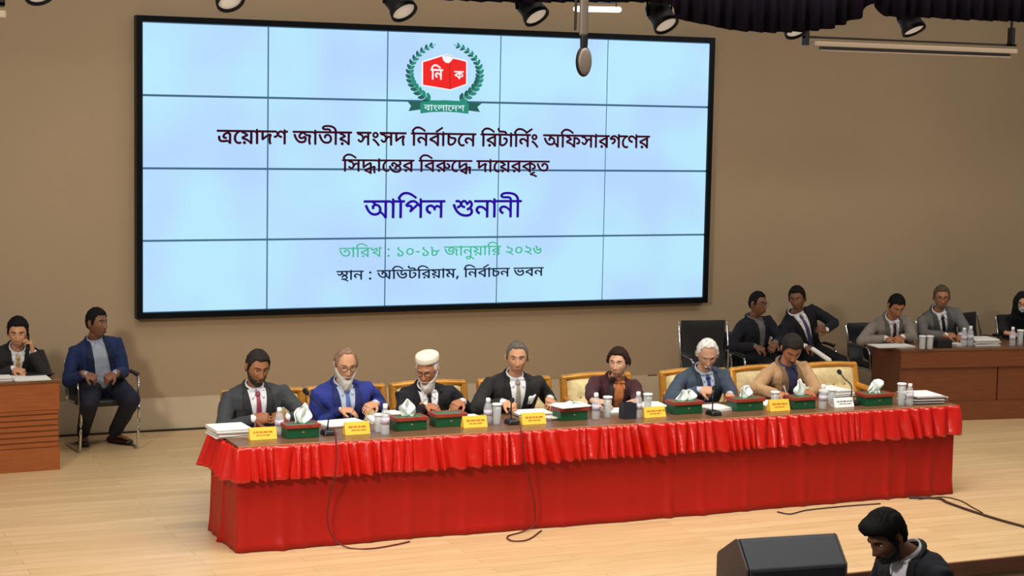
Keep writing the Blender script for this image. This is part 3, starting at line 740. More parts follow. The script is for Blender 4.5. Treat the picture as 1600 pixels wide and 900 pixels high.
LINES = {'t1': [219, 61, 70, 54, 37, 48, 3, 27, 54, 35, 56, 70, 3, 50, 6, 50, 37, 3, 55, 39, 42, 131, 54, 25, 61, 39, 3, 55, 46, 30, 54, 55, 39, 131, 6, 3, 8, 55, 41, 50, 54, 46, 22, 61, 34, 46], 't2': [55, 50, 350, 54, 61, 357, 46, 3, 55, 42, 454, 61, 350, 3, 37, 54, 61, 70, 46, 20, 59, 35], 't3': [9, 55, 40, 47, 3, 456, 39, 54, 39, 56], 't4': [35, 54, 55, 46, 21, 3, 611, 3, 76, 75, 598, 76, 83, 3, 27, 54, 39, 57, 70, 54, 55, 46, 3, 77, 75, 77, 81], 't5': [437, 54, 39, 3, 611, 3, 8, 55, 32, 30, 55, 46, 70, 54, 44, 597, 3, 55, 39, 42, 131, 54, 25, 39, 3, 43, 42, 39], 'e1': [55, 39], 'e2': [20], 'e3': [42, 54, 6, 47, 54, 61, 37, 48]}

_gm = {}


def winding(p, cs):
    n = 0
    for c in cs:
        for i in range(len(c)):
            a, b = c[i-1], c[i]
            if (a[1] > p[1]) != (b[1] > p[1]) and p[0] < (b[0]-a[0])*(p[1]-a[1])/(b[1]-a[1])+a[0]:
                n += 1 if b[1] > a[1] else -1
    return n


def fill(cs):
    """triangles covering the non-zero winding area of closed outlines"""
    P, E = [], []
    for c in cs:
        n, k = len(P), len(c)
        P += [Vector(p) for p in c]
        E += [(n+i, n+(i+1) % k) for i in range(k)]
    V, _, F, *_r = delaunay_2d_cdt(P, E, [], 0, 1e-6)
    FF = [tuple(f) for f in F if winding(sum((V[i] for i in f), Vector((0, 0)))/len(f), cs)]
    return [tuple(v) for v in V], FF


def glyph(g, dil):
    if (g, dil) not in _gm:
        s = GLYPHS[g][1]
        if not s:
            _gm[(g, dil)] = (np.zeros((0, 2)), [])
        else:
            cs = [quads([tuple(int(x) for x in p.split(',')) for p in c.split(' ')]) for c in s.split('|')]
            cs = [[(x/1000, y/1000) for x, y in c] for c in cs]
            VV, FF = fill(cs)
            _gm[(g, dil)] = (np.array(VV).reshape(-1, 2), FF)
    return _gm[(g, dil)]


def screen_plate(name, V2, F, mt, parent, y0=-0.004):
    """flat shape lying on the display, V2 = (x, z) in room metres"""
    n = len(V2)
    V = [[p[0], y0, p[1]] for p in V2]+[[p[0], 0.0, p[1]] for p in V2]
    FF = [tuple(f) for f in F]+[tuple(i+n for i in f)[::-1] for f in F]
    o = MB().add(V, FF).obj(name, mt, parent)
    return o


def text_line(key, pl, pr, hz, mt, dil=0.0, y0=-0.004, parent=None, name='lettering'):
    """pl, pr: room points of the head line's two ends; hz: head-line to foot height"""
    gl = LINES[key]
    tot = sum(GLYPHS[g][0] for g in gl)/1000
    sx = (pr[0]-pl[0])/tot
    sz = hz/0.622
    zt = (pl[2]+pr[2])/2
    x = 0.0
    VV, FF, n = [], [], 0
    for g in gl:
        V, F = glyph(g, 0)
        for ox, oy in ([(0, 0)] if not dil else [(-dil, 0), (dil, 0), (0, -dil), (0, dil)]):
            for p in V:
                VV.append((pl[0]+(x+p[0]+ox)*sx, zt-hz+(p[1]+oy)*sz))
            FF += [tuple(i+n for i in f) for f in F]
            n += len(V)
        x += GLYPHS[g][0]/1000
    return screen_plate(name, VV, FF, mt, parent or vw, y0)


def line_px(key, a, b, foot, mt, dil):
    pl, pr = onscreen(*a), onscreen(*b)
    zt = (pl[2]+pr[2])/2
    pf = onscreen(foot[0], foot[1])
    hz = onscreen(foot[0], foot[1]-foot[2])[2]-pf[2]
    return text_line(key, pl, pr, hz, mt, dil)


M_t1 = pix('letters_maroon', (58, 12, 30))
M_t3 = pix('letters_violet', (44, 16, 152))
M_t4 = pix('letters_green', (70, 184, 146))
M_t5 = pix('letters_ink', (24, 36, 60))
line_px('t1', (339.5, 203.8), (1015, 211.9), (345, 224.9, 21.0), M_t1, 0.018)
line_px('t2', (535, 249.4), (858.3, 251.3), (545, 268, 18.5), M_t1, 0.018)
line_px('t3', (568.9, 313), (814.7, 313), (600, 340.4, 27.5), M_t3, 0.010)
line_px('t4', (529.7, 386.2), (846.8, 384.6), (540, 400.5, 14.6), M_t4, 0.006)
line_px('t5', (526, 423), (849, 418.3), (540, 436.4, 13.8), M_t5, 0.012)

# emblem: open red book in a green laurel wreath above a lettered ribbon


def ez(zx, zy):
    p = onscreen(560+zx/5.625, 40+zy/5.625)
    return (p[0], p[2])


em = MB().box((ez(757, 460)[0], -0.001, ez(757, 460)[1]), (0.02, 0.002, 0.02)).obj('emblem', pix('emblem_red', (238, 22, 20)), vw)
book = [(567, 322), (640, 300), (735, 270), (742, 300), (765, 322), (795, 325), (818, 300), (822, 290), (880, 300), (945, 318), (945, 512), (880, 535), (805, 560), (760, 552), (660, 535), (567, 520)]
white = pix('emblem_white', (250, 246, 248))
red = pix('emblem_red', (238, 22, 20))
greenE = pix('emblem_green', (28, 138, 118))
greenD = pix('emblem_dark_green', (14, 92, 84))


def plate(name, pts, mt, y0, parent=em):
    V, F = flat_curve([[ez(*p) for p in pts]])
    return screen_plate(name, V, F, mt, parent, y0)


cxb, cyb = 757, 430
plate('book_outline', [(cxb+(p[0]-cxb)*1.06, cyb+(p[1]-cyb)*1.08) for p in book], white, -0.004)
plate('book', book, red, -0.006)
plate('book_page', [(738, 262), (780, 250), (832, 268), (824, 300), (795, 330), (765, 326), (740, 300)], white, -0.007)
plate('book_page_line', [(756, 268), (785, 258), (830, 276), (828, 282), (785, 264), (758, 274)], pix('emblem_grey', (150, 176, 190)), -0.008)
plate('book_spine', [(798, 335), (806, 335), (810, 556), (800, 556)], pix('emblem_dark_red', (190, 14, 16)), -0.008)
for k, (a, b, hz) in {'e1': ((636, 385), (740, 385), 88), 'e2': ((842, 402), (922, 402), 66)}.items():
    A_, B_ = ez(*a), ez(*b)
    h_ = A_[1]-ez(a[0], a[1]+hz)[1]
    text_line(k, (A_[0], 0, A_[1]), (B_[0], 0, B_[1]), h_, white, 0.02, -0.009, em, 'book_letters')


def leaf_pts(c, ang, L_, W_):
    ca, sa = math.cos(ang), math.sin(ang)
    P = []
    for t, wd in ((-0.5, 0), (-0.25, 0.8), (0.05, 1), (0.3, 0.7), (0.5, 0), (0.3, -0.7), (0.05, -1), (-0.25, -0.8)):
        x, y = t*L_, wd*W_/2
        P.append((c[0]+x*ca-y*sa, c[1]+x*sa+y*ca))
    return P


for side in (-1, 1):
    # the branch, a ring of overlapping leaf pairs
    ctrl = [(605, 640), (545, 600), (500, 550), (468, 500), (452, 445), (452, 385), (472, 325), (510, 270), (560, 222), (620, 185), (680, 165)]
    if side > 0:
        ctrl = [(1516-x-(0 if y < 500 else -4), y+2) for x, y in ctrl]
    path = bez(ctrl, 6)
    cs = [np.array(p) for p in path]
    bm_ = MB()
    for i in range(0, len(cs)-1, 4):
        t = cs[min(i+1, len(cs)-1)]-cs[max(i-1, 0)]
        a = math.atan2(t[1], t[0])
        k = 1.0-0.45*i/len(cs)
        nrm = np.array([-math.sin(a), math.cos(a)])
        for s in (-1, 1):
            c = cs[i]+nrm*s*20*k
            V, F = flat_curve([[ez(*p) for p in leaf_pts(c, a+s*0.7, 76*k, 36*k)]])
            y0 = -0.006-0.0002*(i % 4)-0.0004*(s > 0)
            bm_.add([[p[0], y0, p[1]] for p in V], F, 0 if s > 0 else 1)
    rib = []
    for i, p in enumerate(cs):
        rib.append(p)
    V = []
    F = []
    for i, p in enumerate(cs):
        t = cs[min(i+1, len(cs)-1)]-cs[max(i-1, 0)]
        t /= np.linalg.norm(t)
        for s in (-1, 1):
            q = ez(*(p+np.array([-t[1], t[0]])*s*6*(1-0.5*i/len(cs))))
            V.append([q[0], -0.0045, q[1]])
        if i:
            F.append((2*i-2, 2*i-1, 2*i+1, 2*i))
    bm_.add(V, F)
    bm_.obj('laurel_branch', [greenE, greenD], em)
plate('ribbon_tail', [(430, 665), (560, 665), (560, 735), (440, 752), (462, 705)], greenD, -0.0045)
plate('ribbon_tail', [(1085, 682), (955, 672), (955, 745), (1068, 760), (1045, 715)], greenD, -0.0045)
plate('ribbon', [(540, 680), (600, 662), (757, 655), (900, 664), (970, 684), (965, 775), (860, 762), (757, 757), (640, 760), (545, 772)], greenE, -0.006)
A_, B_ = ez(575, 700), ez(930, 700)
text_line('e3', (A_[0], 0, A_[1]), (B_[0], 0, B_[1]), A_[1]-ez(575, 748)[1], pix('ribbon_letters', (205, 236, 236)), 0.012, -0.009, em, 'ribbon_letters')

# ================================================================== OVERHEAD


def spotlight(px, py, label, tilt, Y=-4.5):
    p = at(px, py, Y)                       # centre of the lens
    t = wroot('stage_spotlight', (p[0], Y, p[2]+0.62))
    tag(t, label, 'spotlight', 'stage spotlights above the table')
    ax, ay = tilt                           # the beam leans sideways / towards the audience
    d = np.array([ax, ay, -1.0])
    d /= np.linalg.norm(d)
    u = np.cross(d, [0, 1, 0])
    u /= np.linalg.norm(u)
    v = np.cross(d, u)
    Mr = np.stack([u, v, d], 1)

    def put(prof):
        m2 = MB().lathe(prof, seg=24)
        V, F, _ = m2.arrays()
        return MB().add(V @ Mr.T+p, F)
    put([(0.055, -0.215), (0.085, -0.20), (0.097, -0.12), (0.090, -0.10), (0.090, -0.04), (0.099, -0.03), (0.103, 0.012), (0.09, 0.012), (0.085, -0.01)]).obj('housing', M_spot, t, True)
    put([(0.005, 0.008), (0.05, 0.006), (0.082, -0.004), (0.086, -0.012), (0.005, -0.014)]).obj('lens', M_lens, t, True)
    c = p-d*0.12
    yk = MB()
    pts = [c+u*0.105, c+u*0.112+np.array([0, 0, 0.12]), np.array([p[0]+u[0]*0.1, Y, p[2]+0.42]), np.array([p[0]-u[0]*0.1, Y, p[2]+0.42]), c-u*0.112+np.array([0, 0, 0.12]), c-u*0.105]
    yk.sweep(pts, 0.011, 8, flat=0.6)
    yk.obj('yoke', M_spot, t, True)
    MB().box((p[0], Y, (p[2]+0.42+4.392)/2), (0.05, 0.06, 4.392-p[2]-0.42)).obj('clamp', M_spot, t, bevel=0.005)
    return t


spotlight(62, -9, 'black stage spotlight cut by the top edge far left of the video wall', (0.2, -0.8))
spotlight(360, 2, 'black stage spotlight over the upper left part of the video wall', (0.2, -0.85))
spotlight(631, 18, 'black stage spotlight hanging above the emblem on the screen, left of it', (0.3, -0.8))
spotlight(838, 26, 'black stage spotlight between the emblem and the hanging rod', (0.35, -0.75))
spotlight(1041, 39, 'black stage spotlight with visible yoke above the top right of the screen', (0.25, -0.75))
spotlight(1245, 48, 'black stage spotlight mostly hidden behind the dark curtain border', (0.1, -0.7))
spotlight(1428, 47, 'black stage spotlight hanging just under the curtain border at the right', (0.2, -0.5))
pipe = MB()
pipe.sweep([(-4.5, -4.5, 4.42), (9.5, -4.5, 4.42)], 0.026, 12)
tag(pipe.obj('lighting_pipe', M_spot, smooth=True, origin=(3, -4.5, 4.42)), 'long dark lighting pipe above the frame carrying the spotlights', 'pipe')

# curtain border with scalloped hem
prof = [(600, -14), (690, 0), (760, 3), (840, 4), (960, 3), (1020, 4), (1045, 8), (1060, 30), (1085, 35), (1120, 43), (1160, 49), (1200, 51), (1250, 50), (1290, 46), (1325, 36), (1345, 26), (1356, 8), (1362, 4), (1370, 8), (1380, 24), (1400, 27), (1440, 27), (1500, 31), (1560, 33), (1640, 36), (1700, 36)]
VY = -4.85
xs, zs = [], []
for q in prof:
    p = at(q[0], q[1], VY)
    xs.append(p[0])
    zs.append(p[2])
N = 420
X = np.linspace(xs[0], xs[-1], N)
Zb = np.interp(X, xs, zs)
V, F = [], []
ph = np.cumsum(0.55+0.35*NR.rand(N))
for r in range(6):
    k = r/5
    for i in range(N):
        V.append([X[i], VY+(0.035*math.sin(ph[i])+0.02*math.sin(0.37*ph[i]+1))*(0.5+0.5*(1-k)), Zb[i]+(5.2-Zb[i])*k + 0.006*math.sin(ph[i])*(r == 0)])
for r in range(5):
    for i in range(N-1):
        F.append((r*N+i, r*N+i+1, (r+1)*N+i+1, (r+1)*N+i))
tag(MB().add(V, F).obj('curtain_border', M_valance, smooth=True, solid=0.004, origin=(5, VY, 5.2)), 'dark purple curtain border with scalloped hem hanging across the top right', 'curtain')

# white batten under its rail before the right wall
a, b = at(1270, 70, -2.0), at(1587, 79, -2.0)
bt = wroot('hanging_batten', ((a[0]+b[0])/2, -2.0, a[2]))
tag(bt, 'long pale batten with a dark slot hanging on black brackets before the right wall', 'batten')
MB().box(((a[0]+b[0])/2, -2.0, (a[2]+b[2])/2), (b[0]-a[0], 0.07, 0.05)).obj('bar', M_batten, bt, bevel=0.01)
MB().box(((a[0]+b[0])/2, -2.0, (a[2]+b[2])/2+0.062), (b[0]-a[0]-0.02, 0.05, 0.018)).obj('top_rail', M_dark, bt)
MB().box(((a[0]+b[0])/2, -2.0, (a[2]+b[2])/2-0.038), (b[0]-a[0]-0.18, 0.06, 0.026)).obj('slot', M_black, bt)
MB().box(((a[0]+b[0])/2, -2.0, (a[2]+b[2])/2-0.058), (b[0]-a[0]-0.16, 0.05, 0.014)).obj('lower_lip', M_batten, bt)
for px in (1259, 1580):
    q = at(px, 60, -2.0)
    k = MB().box((q[0], -2.0, q[2]+0.02), (0.04, 0.07, 0.17))
    k.box((q[0], -2.0, q[2]+0.6), (0.02, 0.02, 1.1))
    k.box((q[0]+(0.04 if px < 1400 else -0.02), -2.0, (a[2]+b[2])/2+0.062), (0.12, 0.05, 0.02))
    k.obj('bracket', M_black, bt)

# hanging rod with an oval paddle, and the lit tube behind it
p0, p1 = at(912, 75, -5.3), at(912, 96, -5.3)
hr = wroot('hanging_paddle', (p0[0], -5.3, p0[2]+1.2))
tag(hr, 'grey rod with an oval spoon shaped end hanging in front of the screen', 'hanging rod')
MB().sweep([(p0[0]-0.004, -5.3, p0[2]+0.10), (p0[0]-0.004, -5.3, p0[2]+1.2)], 0.034, 14, flat=0.6, ref=(0, 1, 0)).obj('rod', M_metalrod, hr, True)
MB().sweep([(p0[0]-0.06, -5.28, p0[2]+0.13), (p0[0]-0.05, -5.28, p0[2]+1.2)], 0.01, 8).obj('wire', M_dark, hr, True)
MB().sweep([(p0[0], -5.3, p0[2]-0.04), (p0[0]+0.002, -5.3, p0[2]+0.06), (p0[0], -5.3, p0[2]+0.13)], [0.026, 0.03, 0.022], 12, flat=0.7, ref=(0, 1, 0)).obj('neck', M_spot, hr, True)
MB().ell((p1[0], -5.3, p1[2]), (0.062, 0.03, 0.108), seg=24, rings=16).obj('paddle_rim', M_spot, hr, True)
MB().ell((p1[0], -5.322, p1[2]), (0.052, 0.016, 0.095), seg=24, rings=16).obj('paddle_face', M_metalrod, hr, True)
a, b = at(900, 14, -4.2), at(967, 15, -4.2)
lt = wroot('tube_light', ((a[0]+b[0])/2, -4.2, a[2]))
tag(lt, 'short lit white tube light under a dark housing at the top of the frame', 'ceiling light')
MB().sweep([a, b], 0.022, 12).obj('tube', M_tube, lt, True)
c = at(945, 4, -4.2)
MB().box((c[0], -4.2, c[2]+0.12), (0.21, 0.16, 0.24)).obj('housing', M_spot, lt, bevel=0.01)
c = at(962, 8, -4.2)
MB().box((c[0], -4.2, c[2]+0.2), (0.012, 0.02, 0.5)).obj('hanger', M_batten, lt)
# corner of a bracket at the very top left
c = at(3, 6, -4.2)
bk = wroot('wall_bracket', (c[0], -4.2, c[2]))
tag(bk, 'dark angled bracket with a pale foot cut off at the top left corner', 'bracket')
MB().box((c[0], -4.2, c[2]+0.2), (0.035, 0.05, 0.42)).obj('post', M_dark, bk)
MB().box((c[0]-0.03, -4.2, c[2]-0.005), (0.09, 0.05, 0.03)).obj('arm', M_dark, bk)
MB().box((c[0]-0.02, -4.2, c[2]-0.07), (0.09, 0.07, 0.05)).obj('foot', M_batten, bk, bevel=0.008)

# ================================================================== THE LONG TABLE
TX0, TX1, TY0, TY1, TZ = -0.375, 5.72, -4.79, -4.075, 0.752
tb = wroot('conference_table', ((TX0+TX1)/2, (TY0+TY1)/2, 0))
tag(tb, 'very long wooden conference table at centre stage seating seven people', 'table')
MB().box(((TX0+TX1)/2, (TY0+TY1)/2, TZ-0.016), (TX1-TX0, TY1-TY0, 0.032)).obj('table_top', M_top, tb, bevel=0.004)
MB().box(((TX0+TX1)/2, TY0-0.003, TZ-0.016), (TX1-TX0+0.004, 0.010, 0.031)).obj('edge_strip', M_edge, tb, bevel=0.003)
MB().box(((TX0+TX1)/2, TY0+0.10, 0.42), (TX1-TX0-0.2, 0.02, 0.60)).obj('modesty_panel', M_deskLd, tb)
for k in range(5):
    x = TX0+0.12+k*(TX1-TX0-0.24)/4
    for y in (TY0+0.14, TY1-0.09):
        MB().box((x, y, 0.36), (0.05, 0.05, 0.72)).obj('leg', M_deskLd, tb, bevel=0.004)

sk = wroot('table_skirt', ((TX0+TX1)/2, TY0, 0))
tag(sk, 'bright red satin skirt with a gathered ruffle around the long table', 'table skirt')
r0 = NR


def perim(n_side, n_front):
    """points and outward normals from the back left corner round the front to the back right one"""
    pts = []
    rc = 0.025
    for i in range(n_side):
        t = i/(n_side-1)
        pts.append((TX0-0.012, TY1+(TY0+rc-TY1)*t, -1.0, 0.0))
    for i in range(1, 6):
        a = math.pi+math.pi/2*i/6
        pts.append((TX0-0.012+rc+rc*math.cos(a), TY0-0.012+rc+rc*math.sin(a), math.cos(a), math.sin(a)))
    for i in range(n_front):
        t = i/(n_front-1)
        pts.append((TX0+rc+(TX1-TX0-2*rc)*t, TY0-0.012, 0.0, -1.0))
    for i in range(1, 6):
        a = 1.5*math.pi+math.pi/2*i/6
        pts.append((TX1+0.012-rc+rc*math.cos(a), TY0-0.012+rc+rc*math.sin(a), math.cos(a), math.sin(a)))
    for i in range(n_side):
        t = i/(n_side-1)
        pts.append((TX1+0.012, TY0+rc+(TY1-TY0-rc)*t, 1.0, 0.0))
    return np.array(pts)


P = perim(110, 980)
n = len(P)
S = np.concatenate([[0], np.cumsum(np.linalg.norm(np.diff(P[:, :2], axis=0), axis=1))])
# irregular pleats
knots = [0]
while knots[-1] < S[-1]+0.3:
    knots.append(knots[-1]+0.05+0.12*NR.rand()**1.5)
phase = np.interp(S, knots, np.arange(len(knots)))
amp = np.interp(S, knots, 0.55+0.6*NR.rand(len(knots)))
flat_ = np.interp(S, np.linspace(0, S[-1], 40), NR.rand(40))
drop = 0.232+0.012*np.interp(S, knots, NR.rand(len(knots)))
V, F = [], []
rows = 11
for r in range(rows):
    k = r/(rows-1)
    fine = np.sin(2*math.pi*phase*2.0+0.6)*0.004*(1-k)
    wav = (np.abs(np.sin(math.pi*phase+0.9*k*np.sin(phase*0.7)))-0.45)*amp*(0.018+0.068*k**0.7)*(0.35+1.0*flat_)
    offn = 0.012+0.034*k+wav+fine
    offn[:60] += 0.028*k*np.linspace(1, 0, 60)
    offn[-60:] += 0.05*k*np.linspace(0, 1, 60)
    for i in range(n):
        V.append([P[i, 0]+P[i, 2]*offn[i], P[i, 1]+P[i, 3]*offn[i], TZ-0.006-drop[i]*k+0.005*(r == rows-1)*math.sin(phase[i]*6.3)])
for r in range(rows-1):
    for i in range(n-1):
        F.append((r*n+i, (r+1)*n+i, (r+1)*n+i+1, r*n+i+1))
MB().add(V, F).obj('ruffle', M_red, sk, smooth=True, solid=0.003)
# lower drape, nearly flat cloth with soft folds; hem flare added to imitate floor bounce light
V, F = [], []
rows = 15
fk = [0]
while fk[-1] < S[-1]+0.5:
    fk.append(fk[-1]+0.10+0.22*NR.rand())
fa = NR.rand(len(fk))
bump_ = np.zeros(n)
for c_, a_ in zip(fk, fa):
    bump_ += a_*np.exp(-((S-c_)/0.034)**2)
hem = np.interp(S, fk, NR.rand(len(fk)))
for r in range(rows):
    k = r/(rows-1)
    offn = -0.010+bump_*0.030*(0.05+k**1.6) + 0.008*np.sin(S*1.7+k)*k + (0.030*hem**2+0.008)*max(0, (k-0.84)/0.16)**1.4
    for i in range(n):
        V.append([P[i, 0]+P[i, 2]*offn[i], P[i, 1]+P[i, 3]*offn[i], (TZ-0.04)*(1-k)+0.006])
for r in range(rows-1):
    for i in range(n-1):
        F.append((r*n+i, (r+1)*n+i, (r+1)*n+i+1, r*n+i+1))
MB().add(V, F).obj('drape', M_red2, sk, smooth=True, solid=0.003)

# cables hanging down the front of the skirt


def cable(name, pts, r, mt, label, group=None):
    ps = bez(pts, 10)
    o = MB().sweep(ps, r, 8).obj(name, mt, smooth=True, origin=tuple(ps[len(ps)//2]*np.array([1, 1, 0])))
    return tag(o, label, 'cable', group)


def fy(px, py, d=0.05):
    return at(px, py, TY0-d)


cable('hanging_cable', [fy(522, 668, 0.03), fy(525, 690, 0.075), fy(524, 738, 0.115), fy(515, 775, 0.08), fy(512, 815, 0.07), fy(522, 842, 0.075), atz(545, 856, 0.008), atz(580, 857, 0.008), atz(618, 851, 0.008), atz(640, 846, 0.008)], 0.0055, M_cablered,
      'dark red cable hanging down the skirt below the second seat and curling on the floor')
cable('hanging_cable', [fy(812, 662, 0.03), fy(815, 680, 0.08), fy(820, 720, 0.115), fy(832, 770, 0.075), fy(836, 800, 0.06), fy(833, 822, 0.06), atz(812, 832, 0.008), atz(793, 838, 0.008), atz(800, 845, 0.008), atz(825, 843, 0.008), atz(846, 829, 0.008)], 0.0055, M_cablered,
      'dark red cable hanging below the middle of the table with a loop on the floor')
cable('floor_cable', [atz(1422, 778, 0.008), atz(1465, 779, 0.008), atz(1482, 786, 0.008), atz(1516, 798, 0.008), atz(1560, 812, 0.008), atz(1600, 823, 0.008), atz(1660, 840, 0.008)], 0.012, M_cable,
      'thick dark cable crossing the floor from the table right end to the frame edge')
cable('floor_cable', [atz(1436, 780, 0.006), atz(1472, 776.5, 0.006), atz(1500, 782, 0.006), atz(1520, 793, 0.006), atz(1535, 801, 0.006)], 0.005, M_cable,
      'thin dark cable looping above the thick one on the floor right of the table')
cable('floor_cable', [atz(1215, 800, 0.006), atz(1235, 803, 0.006), atz(1262, 797, 0.006), atz(1320, 791, 0.006), atz(1375, 787, 0.006)], 0.006, M_cable,
      'thin cable lying along the hem of the red skirt near its right end')

# ================================================================== DESKS


def local_desk(root, ang, fn):
    root.rotation_euler = (0, 0, ang)


# left desk: apron, grooved panel, plinth
dl = empty('side_desk', (-1.025, -1.47, 0), R(3.2))
tag(dl, 'orange brown panelled desk with horizontal grooves at the left frame edge', 'desk')
W_, D_ = 2.4, 0.62
MB().box((-W_/2, D_/2, 0.762), (W_+0.03, D_+0.03, 0.024)).obj('desk_top', M_top, dl, bevel=0.003)
MB().box((-W_/2, 0.011, 0.635), (W_, 0.022, 0.23)).obj('apron', M_deskL, dl)
gp = MB().box((-W_/2, 0.03, 0.36), (W_-0.01, 0.02, 0.33), 1)
for k in range(7):
    gp.box((-W_/2, 0.016, 0.218+k*0.0475), (W_-0.02, 0.012, 0.036), 0)
gp.obj('grooved_panel', [M_deskL, M_deskLd], dl)
MB().box((-W_/2, 0.008, 0.098), (W_, 0.03, 0.196)).obj('plinth', M_deskL, dl)
MB().box((-0.011, D_/2, 0.375), (0.022, D_-0.05, 0.75)).obj('side_panel', M_deskL, dl)
MB().box((-W_+0.011, D_/2, 0.375), (0.022, D_-0.05, 0.75)).obj('side_panel', M_deskL, dl)

# right desk, turned towards the table
DA = R(-8.3)
dr = empty('side_desk', (7.42, -1.70, 0), DA)
tag(dr, 'dark brown panelled desk on the right side of the stage seating three people', 'desk')
W_, D_ = 2.9, 0.66
MB().box((W_/2, D_/2, 0.745), (W_+0.02, D_+0.02, 0.026)).obj('desk_top', M_top, dr, bevel=0.003)
MB().box((W_/2, 0.011, 0.645), (W_, 0.022, 0.175)).obj('apron', M_deskR, dr)
for k, (xa, xb) in enumerate(((0.0, 1.13), (1.145, 2.27), (2.285, W_))):
    MB().box(((xa+xb)/2, 0.04, 0.375), (xb-xa, 0.02, 0.37)).obj('front_panel', M_deskR, dr, bevel=0.002)
MB().box((W_/2, 0.06, 0.375), (W_-0.02, 0.01, 0.37)).obj('backing_board', M_dark, dr)
MB().box((W_/2, 0.018, 0.0975), (W_, 0.036, 0.195)).obj('plinth', M_deskR, dr)
MB().box((0.011, D_/2, 0.37), (0.022, D_-0.04, 0.73)).obj('side_panel', M_deskRs, dr)
MB().box((W_-0.011, D_/2, 0.37), (0.022, D_-0.04, 0.73)).obj('side_panel', M_deskRs, dr)

# ================================================================== CHAIRS


def gold_chair():
    t = empty('gilded_armchair', (0, 0, 0))
    w2 = 0.305
    b = MB()                                   # back frame, leaning
    lean = 0.10

    def bk(x, z, y=0.0):
        return (x, 0.27+lean*(z-0.46)/0.46+y, z)
    fr_ = MB()
    pts = [bk(-w2-0.02, 0.50), bk(-w2, 0.68), bk(-w2+0.012, 0.93)]
    fr_.sweep([bk(-w2+0.0, 0.872), bk(-0.15, 0.884), bk(0, 0.888), bk(0.15, 0.884), bk(w2, 0.872)], 0.034, 10, flat=0.8)
    for s in (-1, 1):
        fr_.sweep([bk(s*(w2+0.015), 0.44), bk(s*(w2+0.005), 0.68), bk(s*w2, 0.872)], [0.034, 0.034, 0.034], 10, flat=0.9)
    fr_.sweep([bk(-w2, 0.52), bk(w2, 0.52)], 0.028, 10)
    fr_.obj('back_frame', M_gold, t, True)
    pad = MB()
    nx, nz = 25, 19
    for side in (-1, 1):
        V, F = [], []
        for j in range(nz):
            for i in range(nx):
                u, v = i/(nx-1)*2-1, j/(nz-1)*2-1
                puff = (1-u**6)*(1-v**6)*0.035
                tuft = 0.0
                for tx in (-0.6, -0.2, 0.2, 0.6):
                    for tz in (-0.55, 0.1):
                        tuft += 0.02*math.exp(-((u-tx)/0.13)**2-((v-tz)/0.17)**2)
                V.append(bk(u*(w2-0.025), 0.695+v*0.172, side*(0.012+puff-(tuft if side < 0 else 0))))
        F = [(j*nx+i, j*nx+i+1, (j+1)*nx+i+1, (j+1)*nx+i) for j in range(nz-1) for i in range(nx-1)]
        pad.add(V, F)
    po = pad.obj('back_cushion', M_cream, t, True)
    for tx in (-0.6, -0.2, 0.2, 0.6):
        for tz in (-0.55, 0.1):
            MB().ell(bk(tx*(w2-0.025), 0.695+tz*0.172, -0.029), (0.010, 0.006, 0.010), seg=8, rings=6).obj('tuft_button', M_button, po, True)
    MB().box((0, 0, 0.40), (0.62, 0.58, 0.07)).obj('seat_rail', M_gold, t, bevel=0.015)
    MB().box((0, -0.01, 0.458), (0.56, 0.53, 0.07)).obj('seat_cushion', M_cream, t, bevel=0.028)
    for s in (-1, 1):
        a = MB().sweep(bez([(s*0.306, 0.29, 0.70), (s*0.316, 0.12, 0.685), (s*0.316, -0.05, 0.665), (s*0.312, -0.14, 0.64), (s*0.31, -0.16, 0.55), (s*0.30, -0.12, 0.42)], 6), 0.024, 10)
        a.obj('armrest', M_gold, t, True)
        MB().sweep(bez([(s*0.29, -0.27, 0.40), (s*0.30, -0.285, 0.25), (s*0.285, -0.27, 0.1), (s*0.29, -0.28, 0.018)], 5), [0.03]*5+[0.026]*5+[0.02]*5+[0.022], 10).obj('leg', M_gold, t, True)
        MB().sweep([(s*0.30, 0.27, 0.44), (s*0.30, 0.29, 0.2), (s*0.30, 0.33, 0.018)], [0.03, 0.026, 0.02], 10).obj('leg', M_gold, t, True)
    return t


gc = gold_chair()
GX = [(0.24, 'gilded cream armchair almost hidden behind the man in grey at the left end'), (0.925, 'gilded cream armchair behind the man in the bright blue suit'),
      (1.63, 'gilded cream armchair behind the man in the white cap'), (2.395, 'gilded cream armchair behind the man with a white pocket handkerchief'),
      (3.155, 'gilded cream armchair behind the woman in the dark maroon jacket'), (4.10, 'gilded cream armchair behind the white haired man'),
      (4.80, 'gilded cream armchair behind the man in the tan jacket'), (5.465, 'empty gilded cream armchair at the right end of the long table')]
for i, (x, lb) in enumerate(GX):
    o = gc if i == 0 else copy_tree(gc)
    o.location = (x, -3.60, 0)
    tag(o, lb, 'chair', 'gilded armchairs behind the long table')


